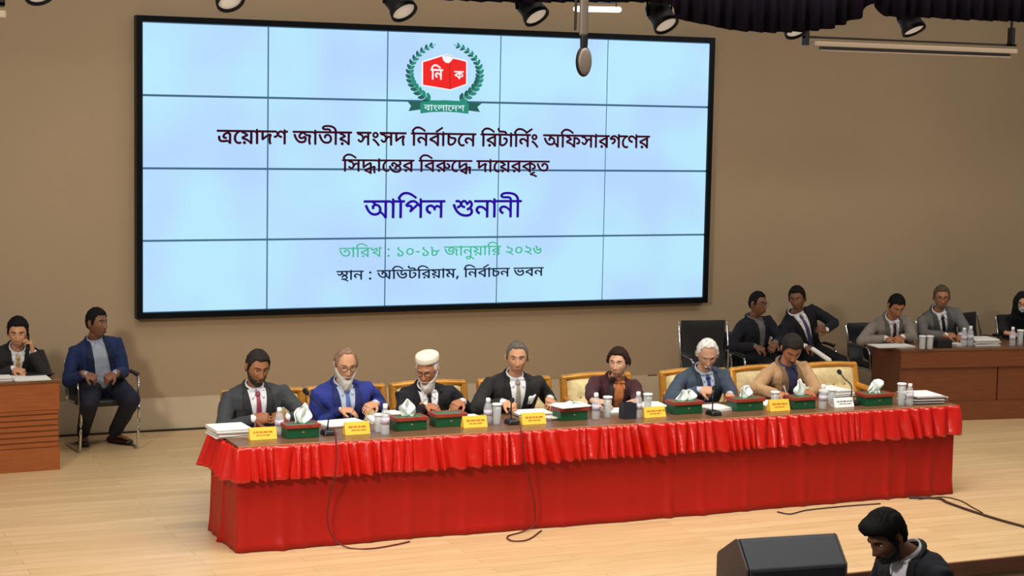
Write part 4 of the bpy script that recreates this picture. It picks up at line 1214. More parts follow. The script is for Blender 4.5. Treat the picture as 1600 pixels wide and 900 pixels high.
def black_chair(name='conference_chair', top=0.99):
    """black leather chair on a chrome cantilever frame"""
    t = empty(name, (0, 0, 0))
    nx, nz = 9, 13
    bkm = MB()
    for side in (-1, 1):
        V = []
        for j in range(nz):
            for i in range(nx):
                u, v = i/(nx-1)*2-1, j/(nz-1)
                z = 0.42+v*(top-0.42)
                y = 0.22+0.10*v+0.03*math.sin(v*3.1)+side*(0.018*(1-u**8)*(1-(2*v-1)**10)+0.004)
                V.append([u*0.24, y, z])
        F = [(j*nx+i, j*nx+i+1, (j+1)*nx+i+1, (j+1)*nx+i) for j in range(nz-1) for i in range(nx-1)]
        bkm.add(V, F)
    bkm.obj('backrest', M_leather, t, True)
    MB().box((0, -0.02, 0.445), (0.48, 0.48, 0.065)).obj('seat', M_leather, t, bevel=0.025)
    f = MB()
    for s in (-1, 1):
        f.sweep(bez([(s*0.262, 0.32, top-0.03), (s*0.262, 0.26, 0.68), (s*0.262, 0.24, 0.44), (s*0.262, 0.1, 0.41), (s*0.262, -0.2, 0.41), (s*0.262, -0.255, 0.36), (s*0.262, -0.22, 0.1), (s*0.262, -0.2, 0.03), (s*0.262, -0.1, 0.014), (s*0.262, 0.25, 0.014)], 5), 0.0125, 10)
    f.sweep([(-0.262, 0.25, 0.014), (0.262, 0.25, 0.014)], 0.0125, 10)
    f.sweep([(-0.262, 0.05, 0.41), (0.262, 0.05, 0.41)], 0.0125, 10)
    f.obj('frame', M_chrome, t, True)
    for s in (-1, 1):
        a = MB().sweep(bez([(s*0.268, 0.235, 0.66), (s*0.285, 0.1, 0.665), (s*0.285, -0.12, 0.655), (s*0.275, -0.2, 0.6), (s*0.266, -0.225, 0.42)], 6), 0.011, 8)
        ao = a.obj('arm', M_chrome, t, True)
        MB().box((s*0.285, -0.01, 0.676), (0.045, 0.24, 0.022)).obj('arm_pad', M_leather, ao, bevel=0.008)
    return t


PROTO = {}
BCS = [((-0.49, -0.58), 0.08, 0.80, 'black and chrome chair under the man in the navy blazer by the wall'),
       ((-1.33, -0.60), 0.0, 0.80, 'black and chrome chair behind the desk with the man holding a phone'),
       ((5.62, -0.98), -0.18, 0.99, 'empty black and chrome chair right below the screen corner'),
       ((6.30, -0.55), -0.15, 0.80, 'black and chrome chair under the spectacled man by the wall'),
       ((7.02, -0.52), -0.15, 0.80, 'black and chrome chair under the man with the rolled paper'),
       ((7.93, -0.64), -0.05, 0.86, 'black chair behind the man writing at the right desk'),
       ((8.88, -0.62), -0.05, 0.88, 'black chair behind the spectacled man at the right desk'),
       ((9.42, -0.55), 0.30, 0.92, 'empty black chair at the right desk between the spectacled man and the veiled woman'),
       ((9.94, -0.68), -0.05, 0.90, 'black chair behind the veiled woman at the right edge')]
for i, ((x, y), rz, tp, lb) in enumerate(BCS):
    if tp not in PROTO:
        PROTO[tp] = o = black_chair(top=tp)
    else:
        o = copy_tree(PROTO[tp])
    o.location = (x, y, 0)
    o.rotation_euler = (0, 0, rz)
    tag(o, lb, 'chair', 'black and chrome chairs along the back wall')

# ================================================================== THINGS ON THE LONG TABLE
T0 = TZ+0.001


def on(px, py, z=T0):
    return atz(px, py, z)


def tissue_mesh(seed, h=0.085, wd=0.06, lean=0.0):
    """crumpled tissue sheet standing out of the slot"""
    rs = np.random.RandomState(seed)
    a = rs.rand(6)*6.28
    V, F = [], []
    nx, nz = 15, 11
    for j in range(nz):
        v = j/(nz-1)
        for i in range(nx):
            u = i/(nx-1)*2-1
            w_ = wd*(0.55+0.55*math.sin(v*2.4+0.3))
            x = u*w_+lean*v*v+0.012*math.sin(a[0]+5*v+3*u)
            y = 0.022*math.sin(a[1]+3.1*u*2+2*v)+0.014*math.sin(a[2]+7*u-4*v)
            z = h*v*(1-0.35*u*u)+0.008*math.sin(a[3]+6*u)*v
            V.append([x, y, 0.108+z])
    F = [(j*nx+i, j*nx+i+1, (j+1)*nx+i+1, (j+1)*nx+i) for j in range(nz-1) for i in range(nx-1)]
    return MB().add(V, F)


BOXW = 0.275
boxes = [((446, 507), 686, 1, 'green tissue box with red-brown rim at the left end beside the grey suited man', 0.0),
         ((616, 676), 674, 2, 'green tissue box before the man in the white cap, left of two', 0.03),
         ((679, 737), 668, 0, 'green tissue box without a tissue before the white capped man, right of two', 0.0),
         ((873, 928), 658, 3, 'green tissue box under papers right of the man with the pocket handkerchief', 0.0),
         ((1052, 1108), 648, 4, 'green tissue box in front of the white haired man', 0.0),
         ((1148, 1204), 643, 5, 'green tissue box between the white haired man and the man in tan', 0.0),
         ((1240, 1282), 640, 6, 'green tissue box directly right of the yellow card before the man in tan', 0.0),
         ((1351, 1407), 635, 7, 'green tissue box at the right end of the table beside the empty chair', 0.0)]
bx = empty('tissue_box')
MB().box((0, 0, 0.042), (0.255, 0.15, 0.084), taper=0.98).obj('box_body', M_green, bx, bevel=0.004)
lid = MB()
lid.box((0, -0.071, 0.098), (0.275, 0.024, 0.032))
lid.box((0, 0.071, 0.098), (0.275, 0.024, 0.032))
lid.box((-0.126, 0, 0.098), (0.024, 0.12, 0.032))
lid.box((0.126, 0, 0.098), (0.024, 0.12, 0.032))
lo = lid.obj('lid_rim', M_rim, bx, bevel=0.003)
MB().box((0, 0, 0.098), (0.232, 0.122, 0.022)).obj('lid_panel', M_green2, lo)
MB().box((0, -0.0755, 0.05), (0.016, 0.002, 0.012)).obj('clasp', M_button, bx)
bxs = [bx]+[copy_tree(bx) for _ in boxes[1:]]
for o, ((xa, xb), yb, sd, lb, rz) in zip(bxs, boxes):
    a, b = on(xa+2, yb), on(xb-2, yb)
    wd = (b[0]-a[0])
    o.location = ((a[0]+b[0])/2, a[1]+0.075, T0)
    o.rotation_euler = (0, 0, rz)
    k = min(1.12, max(0.8, wd/0.262))
    o.scale = (k, 1, 0.86)
    tag(o, lb, 'tissue box', 'green tissue boxes on the long table')
    if sd:
        lean = {1: 0.03, 2: -0.01, 3: 0.0, 4: 0.02, 5: 0.0, 6: -0.01, 7: 0.02}[sd]
        hh = {1: 0.165, 2: 0.145, 3: 0.05, 4: 0.105, 5: 0.115, 6: 0.165, 7: 0.135}[sd]
        ww = {1: 0.062, 2: 0.06, 3: 0.10, 4: 0.085, 5: 0.05, 6: 0.062, 7: 0.055}[sd]
        tissue_mesh(sd, hh, ww, lean).obj('tissue', M_tissue, o, True, solid=0.0015)

# name cards: folded tents with illegible lines of print


def name_card(px0, px1, pyb, mt, ink, label, hpx=18, rz=0.0):
    a, b = on(px0, pyb), on(px1, pyb)
    wd = b[0]-a[0]
    h = hpx/FPX*13.4*1.02
    t = empty('name_card', ((a[0]+b[0])/2, a[1]+0.035, T0), rz)
    d = 0.036
    MB().prism([(-d, 0), (d, 0), (0.004, h), (-0.004, h)], 0, -wd/2, wd/2).obj('card', mt, t)
    if ink:
        rs = np.random.RandomState(int(px0))
        ln = MB()
        nz = -math.atan2(d-0.004, h)
        for row, (v, span) in enumerate(((0.62, 0.72), (0.36, 0.5))):
            x = -wd*span/2
            while x < wd*span/2:
                l_ = (0.012+0.03*rs.rand())
                y = -d+(d-0.004)*v-0.0012
                ln.box((x+l_/2, y, h*v), (l_, 0.002, h*(0.15 if row == 0 else 0.10)), rx=nz)
                x += l_+0.007
        ln.obj('print', ink, t)
    return tag(t, label, 'name card', 'folded name cards on the long table')


name_card(391, 437, 688, M_yellow, M_ink, 'yellow folded name card at the left end before the man in grey', 17)
name_card(540, 583, 680, M_yellow, M_ink, 'yellow folded name card before the man in bright blue')
name_card(725, 767, 669, M_yellow, M_ink, 'yellow folded name card right of the opened tissue box without a tissue', 17)
name_card(817, 859, 664, M_yellow, M_ink, 'yellow folded name card before the man with the pocket handkerchief', 17)
name_card(1007, 1047, 653, M_yellow, M_ink, 'crumpled yellow folded name card right of the woman in maroon', 16, 0.05)
name_card(1204, 1241, 643, M_yellow, M_ink, 'yellow folded name card before the man in the tan jacket', 18)
name_card(1305, 1341, 637, M_paper, M_ink2, 'white folded name card before the empty gilded chair', 15)

# gooseneck microphones


def microphone(px, py, head, label):
    p = on(px, py)
    t = wroot('microphone', (p[0], p[1]+0.06, T0))
    tag(t, label, 'microphone', 'gooseneck microphones on the long table')
    MB().box((p[0], p[1]+0.06, T0+0.018), (0.10, 0.12, 0.036), taper=0.78).obj('base', M_black, t, bevel=0.01)
    hd = at(head[0], head[1], head[2])
    b_ = np.array([p[0], p[1]+0.08, T0+0.03])
    pts = bez([b_, b_+np.array([0, 0.0, 0.12]), b_*0.45+hd*0.55+np.array([0, 0, 0.05]), hd], 8)
    MB().sweep(pts, 0.0055, 8).obj('gooseneck', M_black, t, True)
    d = pts[-1]-pts[-2]
    d /= np.linalg.norm(d)
    MB().sweep([hd-d*0.012, hd+d*0.03], [0.017, 0.02], 12).obj('windscreen', M_spot, t, True)


microphone(517, 681, (479, 613, -4.10), 'gooseneck microphone between the grey and the blue suited man')
microphone(805, 664, (800, 626, -4.35), 'gooseneck microphone before the man with the pocket handkerchief')
microphone(1121, 650, (1116, 607, -4.30), 'gooseneck microphone before the white haired man')
microphone(1338, 634, (1312, 582, -4.05), 'gooseneck microphone reaching towards the empty gilded chair')


def prop_paper(px0, px1, py, depth, h, rz, label, nsheet=7, mt=None, jitter=0.012, Z=T0, group='paper piles on the long table', name='paper_stack', under=None):
    """pile of sheets; px0..px1 is its front edge at table pixel row py"""
    a, b = atz(px0, py, Z), atz(px1, py, Z)
    wd = b[0]-a[0]
    t = empty(name, ((a[0]+b[0])/2, a[1]+depth/2, Z), rz)
    rs = np.random.RandomState(int(px0*7+py))
    m_ = MB()
    z = 0.0
    for k in range(nsheet):
        th = h/nsheet
        m_.box((jitter*(rs.rand()-0.5)*2, jitter*(rs.rand()-0.5)*2, z+th/2), (wd, depth, th*0.94), 0 if (k % 2 == 0 or k == nsheet-1) else 1, rz=(rs.rand()-0.5)*0.06)
        z += th
    m_.obj('sheets', [mt or M_paper, M_paper2], t)
    return tag(t, label, 'papers', group)


prop_paper(338, 400, 686, 0.27, 0.062, 0.05, 'tall pile of papers at the left end of the table', 9)
prop_paper(510, 580, 669, 0.22, 0.022, 0.1, 'white papers under the hands of the blue suited man', 4)
prop_paper(586, 622, 663, 0.22, 0.03, -0.12, 'crumpled white papers right of the blue suited man', 4)
prop_paper(612, 640, 652, 0.2, 0.02, 0.1, 'white sheets at the elbow of the white capped man', 3)
prop_paper(730, 763, 657, 0.2, 0.012, 0.0, 'white sheets right of the open tissue box', 3)
prop_paper(812, 872, 652, 0.22, 0.022, -0.06, 'white papers under the hands of the man with the pocket handkerchief', 4)
prop_paper(858, 876, 657, 0.12, 0.02, 0.2, 'small folded white paper beside the fourth yellow card', 3)
prop_paper(955, 1000, 648, 0.2, 0.018, 0.05, 'white papers before the woman in maroon', 3)
prop_paper(1008, 1052, 643, 0.26, 0.035, -0.1, 'pile of papers between the woman and the white haired man', 5)
prop_paper(1112, 1150, 643, 0.2, 0.022, 0.15, 'white papers under the right hand of the white haired man', 4)
prop_paper(1190, 1240, 634, 0.2, 0.01, 0.1, 'sheets the man in tan is writing on', 2)
prop_paper(1294, 1342, 622, 0.28, 0.055, 0.08, 'high spread pile of papers before the empty gilded chair', 8, jitter=0.03)
prop_paper(1435, 1488, 632, 0.28, 0.07, -0.12, 'high pile of papers at the right end of the table', 9, jitter=0.03)
# sheet lying on top of the fourth tissue box
o = empty('loose_papers', (boxes and on(900, 658)[0], on(900, 658)[1]+0.085, T0+0.1005), 0.1)
MB().box((0, 0.02, 0.004), (0.27, 0.19, 0.006), rz=0.05).box((0.015, 0.03, 0.010), (0.25, 0.18, 0.005), rz=-0.08).obj('sheets', M_paper, o)
tag(o, 'white papers lying on the tissue box left of the woman in maroon', 'papers', 'paper piles on the long table')


def bottle(px, pyb, h, label, Z=T0, group='water bottles on the long table'):
    p = atz(px, pyb, Z)
    t = wroot('water_bottle', (p[0], p[1]+0.035, Z))
    tag(t, label, 'bottle', group)
    c = (p[0], p[1]+0.035, Z)
    k = h/0.2
    MB().lathe([(0.026, 0), (0.032, 0.006*k), (0.0325, 0.06*k), (0.030, 0.075*k), (0.0325, 0.09*k), (0.0325, 0.125*k), (0.024, 0.155*k), (0.013, 0.172*k), (0.013, 0.18*k)], c, 20).obj('bottle_body', M_clear, t, True)
    MB().lathe([(0.0331, 0.068*k), (0.0331, 0.112*k)], c, 20, cap0=False, cap1=False).obj('label_band', M_label, t, True, solid=0.0006)
    MB().lathe([(0.0165, 0.170*k), (0.0175, 0.174*k), (0.0175, 0.196*k), (0.014, 0.2*k)], c, 18).obj('cap', M_cap, t, True)


def tumbler(px, pyb, h, label, Z=T0, group='covered glasses on the long table'):
    p = atz(px, pyb, Z)
    t = wroot('drinking_glass', (p[0], p[1]+0.035, Z))
    tag(t, label, 'glass', group)
    c = (p[0], p[1]+0.035, Z)
    MB().lathe([(0.026, 0), (0.028, 0.004), (0.034, h), (0.0315, h), (0.026, 0.012), (0.002, 0.010)], c, 20, cap1=True).obj('glass_wall', M_clear, t, True)
    MB().lathe([(0.038, h+0.001), (0.039, h+0.006), (0.036, h+0.014), (0.006, h+0.018)], c, 20).obj('lid', M_cap, t, True)


bottle(438.5, 681, 0.2, 'clear water bottle between the left name card and the first tissue box')
bottle(604, 680, 0.225, 'clear water bottle right of the yellow card before the blue suited man')
tumbler(594, 676, 0.12, 'covered glass right behind the second yellow card')
bottle(765, 664, 0.2, 'clear water bottle right of the yellow card before the capped man')
tumbler(779, 664, 0.145, 'covered glass left of the microphone before the man with the handkerchief')
bottle(934, 656, 0.205, 'clear water bottle at the left before the woman in maroon')
tumbler(952, 653, 0.15, 'covered glass right of the bottle before the woman in maroon')
bottle(1000, 654, 0.205, 'clear water bottle right of the dark cup before the woman in maroon')
tumbler(1015, 648, 0.15, 'covered glass behind the crumpled yellow card')
tumbler(1214, 640, 0.13, 'covered glass behind the yellow card of the man in tan')
bottle(1289, 640, 0.2, 'clear water bottle right of the tissue box before the man in tan')
tumbler(1303, 634, 0.12, 'covered glass left of the white name card')
bottle(1425, 634, 0.18, 'clear water bottle at the right end beside the tall paper pile')
tumbler(1412, 634, 0.17, 'covered glass between the last tissue box and the last bottle')
# dark square cup
p = on(985, 655)
t = wroot('pen_holder', (p[0], p[1]+0.05, T0))
tag(t, 'dark square pen holder before the woman in maroon', 'pen holder')
c = np.array([p[0], p[1]+0.05, T0])
m_ = MB()
for dx, dy, sx_, sy_ in ((-0.05, 0, 0.006, 0.09), (0.05, 0, 0.006, 0.09), (0, -0.045, 0.1, 0.006), (0, 0.045, 0.1, 0.006)):
    m_.box(c+np.array([dx, dy, 0.06]), (sx_, sy_, 0.12))
m_.box(c+np.array([0, 0, 0.003]), (0.1, 0.09, 0.006))
m_.obj('cup', mat('dark_slate', (40, 44, 52), 0.4), t)
MB().box(c+np.array([-0.015, 0, 0.07]), (0.004, 0.085, 0.10)).obj('divider', M_black, t)

# ================================================================== THINGS ON THE SIDE DESKS
DL = 0.775
prop_paper(22, 80, 596.5, 0.30, 0.012, 0.03, 'white papers on the left desk under the man with the phone', 3, Z=DL, group='papers on the side desks')
prop_paper(-6, 22, 596, 0.16, 0.03, 0.0, 'small white note block at the left frame edge on the desk', 3, Z=DL, group='papers on the side desks')
p = atz(52, 586, DL+0.013)
o = empty('tablet', (p[0]+0.05, p[1]+0.05, DL+0.0135), 0.1)
MB().box((0, 0, 0.006), (0.24, 0.16, 0.012)).obj('case', M_black, o, bevel=0.003)
tag(o, 'dark flat folder lying on the papers of the left desk', 'folder')
DR = 0.759
prop_paper(1375, 1440, 544.5, 0.22, 0.016, -0.12, 'white papers at the front of the right desk before the writing man', 3, Z=DR, group='papers on the side desks')
prop_paper(1398, 1436, 536.5, 0.16, 0.008, -0.1, 'white sheet under the hand of the writing man at the right desk', 2, Z=DR, group='papers on the side desks')
prop_paper(1527, 1570, 541, 0.24, 0.07, -0.1, 'stack of white papers on the right desk before the empty chair', 8, Z=DR, group='papers on the side desks')
prop_paper(1494, 1514, 541, 0.15, 0.02, 0.1, 'white folded paper on the right desk beside the spectacled man', 3, Z=DR, group='papers on the side desks')
GD = 'bottles and glasses on the right desk'
tumbler(1444, 546, 0.125, 'covered glass on the right desk, the left one of a close pair', DR, GD)
tumbler(1456, 546, 0.125, 'covered glass on the right desk, the right one of a close pair', DR, GD)
bottle(1509, 541, 0.19, 'clear bottle on the right desk right of the spectacled man, the left one', DR, GD)
bottle(1519, 541, 0.21, 'clear bottle on the right desk left of the paper stack', DR, GD)
bottle(1585, 541, 0.20, 'clear bottle on the right desk before the veiled woman', DR, GD)
tumbler(1597, 540, 0.15, 'yellowish lit glass at the right frame edge on the desk', DR, GD)
p = atz(1478, 544, DR)
o = wroot('desk_box', (p[0], p[1]+0.05, DR))
MB().box((p[0], p[1]+0.06, DR+0.042), (0.165, 0.11, 0.084), rz=-0.14).obj('case', M_black, o, bevel=0.006)
MB().box((p[0], p[1]+0.06, DR+0.088), (0.13, 0.08, 0.008), rz=-0.14).obj('lid', M_mesh, o, bevel=0.003)
tag(o, 'small black box on the right desk before the spectacled man', 'box')

# ================================================================== STAGE MONITOR
sb = empty('subwoofer', (2.62, -7.07, AUD), R(-6))
tag(sb, 'black bass cabinet on the hall floor carrying the wedge speaker', 'speaker')
MB().box((0, 0, 0.29), (0.78, 0.46, 0.58)).obj('cabinet', M_black, sb, bevel=0.01)
MB().box((0, -0.233, 0.29), (0.7, 0.012, 0.5)).obj('grille', M_grille, sb, bevel=0.003)
wm = empty('stage_monitor', (2.62, -7.07, AUD+0.581), R(-6))
tag(wm, 'black wedge shaped monitor speaker in front of the stage edge at the bottom', 'speaker')
L2 = 0.348
side = [(-0.20, 0.0), (-0.215, 0.015), (-0.215, 0.268), (-0.06, 0.425), (-0.03, 0.427), (0.225, 0.285), (0.245, 0.26), (0.245, 0.07), (0.17, 0.0)]
MB().prism(side, 0, -L2+0.012, L2-0.012).obj('cabinet', M_speaker, wm, bevel=0.008)
for s in (-1, 1):
    MB().prism([(y_*1.005, z_*1.004+0.0005) for y_, z_ in side], 0, s*L2-0.012, s*L2+0.004).obj('end_cheek', M_speakside, wm, bevel=0.008)
MB().box((0, -0.2165, 0.14), (2*L2-0.06, 0.008, 0.23)).obj('front_grille', M_grille, wm, bevel=0.002)
MB().ell((-L2-0.001, -0.01, 0.20), (0.012, 0.055, 0.032)).obj('handle_recess', M_black, wm, True)

# ================================================================== PEOPLE


def smooth01(x):
    x = np.clip(x, 0, 1)
    return x*x*(3-2*x)


def gau(x, c, s):
    return np.exp(-((x-c)/s)**2)


def head_surf(D, feat=True):
    """head-local surface point for unit directions; face looks along -Y, origin between the ears"""
    x, y, z = D[:, 0], D[:, 1], D[:, 2]
    P = D*np.array([0.075, 0.096, 0.122])
    t = np.clip((-z-0.02)/0.98, 0, 1)
    P[:, 0] *= 1-0.26*t**1.2+0.05*gau(z, 0.45, 0.4)
    back = np.clip(y, 0, 1)
    P[:, 1] *= 1-0.42*t*(y > 0)
    P[:, 2] *= 1-0.10*t*back
    fr = np.clip(-y, 0, 1)**0.6
    X, Z = P[:, 0], P[:, 2]
    add = 0.014*gau(Z, -0.085, 0.040)*gau(X, 0, 0.035)          # jaw and chin forward
    if feat:
        add = add+0.008*gau(X, 0, 0.018)*gau(Z, -0.103, 0.013)
        add = add+0.024*gau(X, 0, 0.0115)*gau(Z, -0.034, 0.014)   # nose tip
        add = add+0.015*gau(X, 0, 0.0085)*gau(Z, -0.012, 0.022)   # bridge
        add = add+0.007*(gau(X, 0.013, 0.007)+gau(X, -0.013, 0.007))*gau(Z, -0.040, 0.008)
        add = add+0.006*gau(X, 0, 0.045)*gau(Z, 0.030, 0.011)      # brow
        for s in (-1, 1):
            add = add-0.0115*gau(X, s*0.031, 0.014)*gau(Z, 0.006, 0.011)
            add = add+0.006*gau(X, s*0.042, 0.017)*gau(Z, -0.026, 0.018)
        add = add+0.007*gau(X, 0, 0.020)*(gau(Z, -0.064, 0.0055)+0.9*gau(Z, -0.077, 0.0065))
        add = add-0.004*gau(X, 0, 0.02)*gau(Z, -0.0705, 0.003)
    P[:, 1] -= fr*add
    return P


def head_grid(seg=56, rings=44):
    return sphere(seg, rings)


def hair_mesh(st):
    """closed shell: thick where hair grows, sunk inside the head elsewhere"""
    D, F = head_grid(72, 56)
    P = head_surf(D, False)
    x, y, z = D[:, 0], D[:, 1], D[:, 2]
    phi = np.abs(np.degrees(np.arctan2(x, -y)))
    front = st.get('front', 0.58)
    temple = st.get('temple', 0.40)
    side = st.get('side', -0.12)
    nape = st.get('nape', -0.50)
    sg = np.degrees(np.arctan2(x, -y))
    ear = st.get('ear', 0.26)
    zl = np.interp(phi, [0, 25, 42, 56, 66, 72, 80, 86, 104, 112, 125, 180], [front, front, front-0.01, temple, 0.12, side, side, ear, ear, -0.05, nape+0.1, nape])
    zl = zl+0.018*np.sin(sg*0.55)+0.014*np.sin(sg*1.7+1)+0.010*np.sin(sg*3.9)
    m_ = smooth01((z-zl)/0.10+0.35)
    bald = st.get('bald', 0)
    if bald:
        m_ = m_*(1-bald*smooth01((z-0.45)/0.25)*smooth01((1.0-np.clip(y-0.15, 0, 1)*1.2)))
    top = st.get('top', 0.018)
    sd = st.get('sidethick', 0.010)
    th = sd+(top-sd)*smooth01((z-0.1)/0.6)
    th = th+st.get('quiff', 0)*gau(z, 0.72, 0.22)*gau(y, -0.65, 0.3)
    th = th+st.get('bun', 0)*gau(y, 0.85, 0.35)*gau(z, -0.1, 0.4)
    th = th+st.get('sidepuff', 0)*gau(z, 0.05, 0.45)*smooth01((phi-60)/25)
    rough = 0.0022*np.sin(sg*0.7+9*z)+0.0018*np.sin(23*z+40*x+17*y)+0.0012*np.sin(sg*1.9-31*z)
    nrm = D/np.array([0.075, 0.096, 0.122])
    nrm /= np.linalg.norm(nrm, axis=1)[:, None]
    return P+nrm*((-0.016)*(1-m_)+(th+rough)*m_)[:, None], F


def beard_mesh(st):
    D, F = head_grid(72, 56)
    P = head_surf(D, False)
    x, y, z = D[:, 0], D[:, 1], D[:, 2]
    sgn = np.degrees(np.arctan2(x, -y))
    phi = np.abs(sgn)
    X, Z = P[:, 0], P[:, 2]
    zc = np.interp(phi, [0, 10, 22, 40, 62, 80, 90, 180], [-0.44, -0.44, -0.47, -0.52, -0.38, 0.02, 0.1, -2])
    m_ = smooth01((zc-z)/0.08+0.3)*smooth01((98-phi)/14)
    mouth = gau(X, 0, 0.024)*gau(Z, -0.071, 0.0075)
    m_ = m_*(1-np.clip(1.3*mouth, 0, 1))
    th = st.get('th', 0.009)+st.get('chin', 0.0)*gau(Z, -0.105, 0.035)*gau(X, 0, 0.045)
    nrm = D/np.array([0.075, 0.096, 0.122])
    nrm /= np.linalg.norm(nrm, axis=1)[:, None]
    rough = 0.0012*np.sin(sgn*1.1+30*z)
    Q = P+nrm*((-0.014)*(1-m_)+(th+rough)*m_)[:, None]
    Q[:, 1] -= 0.014*gau(Z, -0.07, 0.02)*gau(X, 0, 0.03)*m_*0.4
    lg = st.get('long', 0.0)
    Q[:, 2] -= lg*m_*gau(X, 0, 0.055)*smooth01((-z-0.55)/0.4)
    Q[:, 1] -= lg*0.35*m_*smooth01((-z-0.6)/0.4)*gau(X, 0, 0.05)
    return Q, F


def rotm(yaw, pitch, roll):
    """yaw > 0 turns the face to +X, pitch > 0 looks down, roll > 0 tips the crown to +X"""
    a, b, c = R(yaw), R(pitch), R(roll)
    Rz = np.array([[math.cos(a), -math.sin(a), 0], [math.sin(a), math.cos(a), 0], [0, 0, 1]])
    Rx = np.array([[1, 0, 0], [0, math.cos(b), -math.sin(b)], [0, math.sin(b), math.cos(b)]])
    Ry = np.array([[math.cos(c), 0, math.sin(c)], [0, 1, 0], [-math.sin(c), 0, math.cos(c)]])
    return Rz @ Rx @ Ry


_frontcache = None


def face_y(x, z):
    global _frontcache
    if _frontcache is None:
        D, _ = head_grid(160, 140)
        P = head_surf(D)
        _frontcache = P[D[:, 1] < -0.2]
    d = (_frontcache[:, 0]-x)**2+(_frontcache[:, 2]-z)**2
    return _frontcache[np.argmin(d), 1]


RINGS = [(-0.10, 0.178, 0.120, 0.0), (0.0, 0.182, 0.128, 0.0), (0.14, 0.172, 0.122, 0.0), (0.28, 0.188, 0.126, -0.004), (0.38, 0.202, 0.120, -0.004),
         (0.44, 0.205, 0.108, 0.004), (0.47, 0.185, 0.096, 0.010), (0.492, 0.130, 0.082, 0.016), (0.512, 0.082, 0.066, 0.022), (0.555, 0.060, 0.058, 0.02)]


JTOP = 0.512


def torso_mesh(M, Ls, wk, dk, seg=36):
    Z = np.array([r[0] for r in RINGS])
    zz = np.linspace(Z[0], JTOP, 40)
    V, F = [], []
    for z in zz:
        hw, hd, yo = (np.interp(z, Z, [r[i] for r in RINGS]) for i in (1, 2, 3))
        wf = wk if z < 0.47 else 1+(wk-1)*0.4
        df = dk if z < 0.42 else 1+(dk-1)*0.5
        belly = 0.0
        for k in range(seg):
            a = 2*math.pi*k/seg
            ca, sa = math.cos(a), math.sin(a)
            e = 0.8
            V.append([hw*wf*np.sign(ca)*abs(ca)**e, yo+hd*df*np.sign(sa)*abs(sa)**e, z*Ls])
    n = len(zz)
    for i in range(n-1):
        for k in range(seg):
            a, b = i*seg+k, i*seg+(k+1) % seg
            F.append((a, b, b+seg, a+seg))
    F.append(tuple(range(seg))[::-1])
    F.append(tuple(range((n-1)*seg, n*seg)))
    V = np.array(V)
    return V @ M[:3, :3].T+M[:3, 3], F


def hand_parts(mb, W, f, nrm, thumb, curl=0.6, k=1.0, spread=1.0, point=False):
    """five fingers on a palm; f finger direction, nrm the way the palm faces, thumb = side vector sign"""
    f = f/np.linalg.norm(f)
    nrm = nrm-f*np.dot(nrm, f)
    nrm /= np.linalg.norm(nrm)
    s = np.cross(f, nrm)*thumb                      # towards the thumb
    pl = 0.088*k
    mb.sweep([W-f*0.025*k, W+f*0.015*k, W+f*0.05*k, W+f*pl], [0.028*k, 0.036*k, 0.042*k, 0.040*k], 14, flat=[0.85, 0.55, 0.42, 0.36], ref=nrm)
    for j, (off, L_, r) in enumerate(((0.029, 0.068, 0.0088), (0.0095, 0.078, 0.0092), (-0.0105, 0.072, 0.0088), (-0.029, 0.056, 0.0078))):
        b = W+f*(pl-0.012*k-abs(j-1.2)*0.003)+s*off*k
        c = curl*(1+0.08*j)
        if point and j == 0:
            c = 0.2
        a = 0.25*c
        pts = [b]
        rr = [r*k*1.05]
        d0 = f+s*off*2.2*spread
        d0 /= np.linalg.norm(d0)
        for seg_, (frac, da) in enumerate(((0.45, 0.55), (0.30, 0.75), (0.25, 0.5))):
            a += c*da
            d = d0*math.cos(a)+nrm*math.sin(a)
            q = pts[-1]
            pts.append(q+d*L_*k*frac*0.5)
            pts.append(q+d*L_*k*frac)
            rr += [r*k*(0.98-0.08*seg_), r*k*(0.94-0.09*seg_)]
        mb.sweep(pts, rr, 10, ref=s)
    b = W+f*0.022*k+s*0.026*k
    d1 = f*0.62+s*0.72+nrm*0.25
    d2 = f*0.85+s*0.35+nrm*(0.30+0.3*curl)
    d1 /= np.linalg.norm(d1)
    d2 /= np.linalg.norm(d2)
    mb.sweep([b, b+d1*0.022*k, b+d1*0.040*k, b+d1*0.040*k+d2*0.018*k, b+d1*0.040*k+d2*0.032*k], np.array([0.0135, 0.0125, 0.011, 0.0105, 0.0088])*k, 10, ref=nrm)


def ik(S, W, a, b, pole):
    d = W-S
    L = np.linalg.norm(d)
    u = d/L
    L = min(L, (a+b)*0.985)
    W2 = S+u*L
    x = (a*a-b*b+L*L)/(2*L)
    h = math.sqrt(max(a*a-x*x, 1e-6))
    p = pole-u*np.dot(pole, u)
    p /= np.linalg.norm(p)
    return S+u*x+p*h, W2


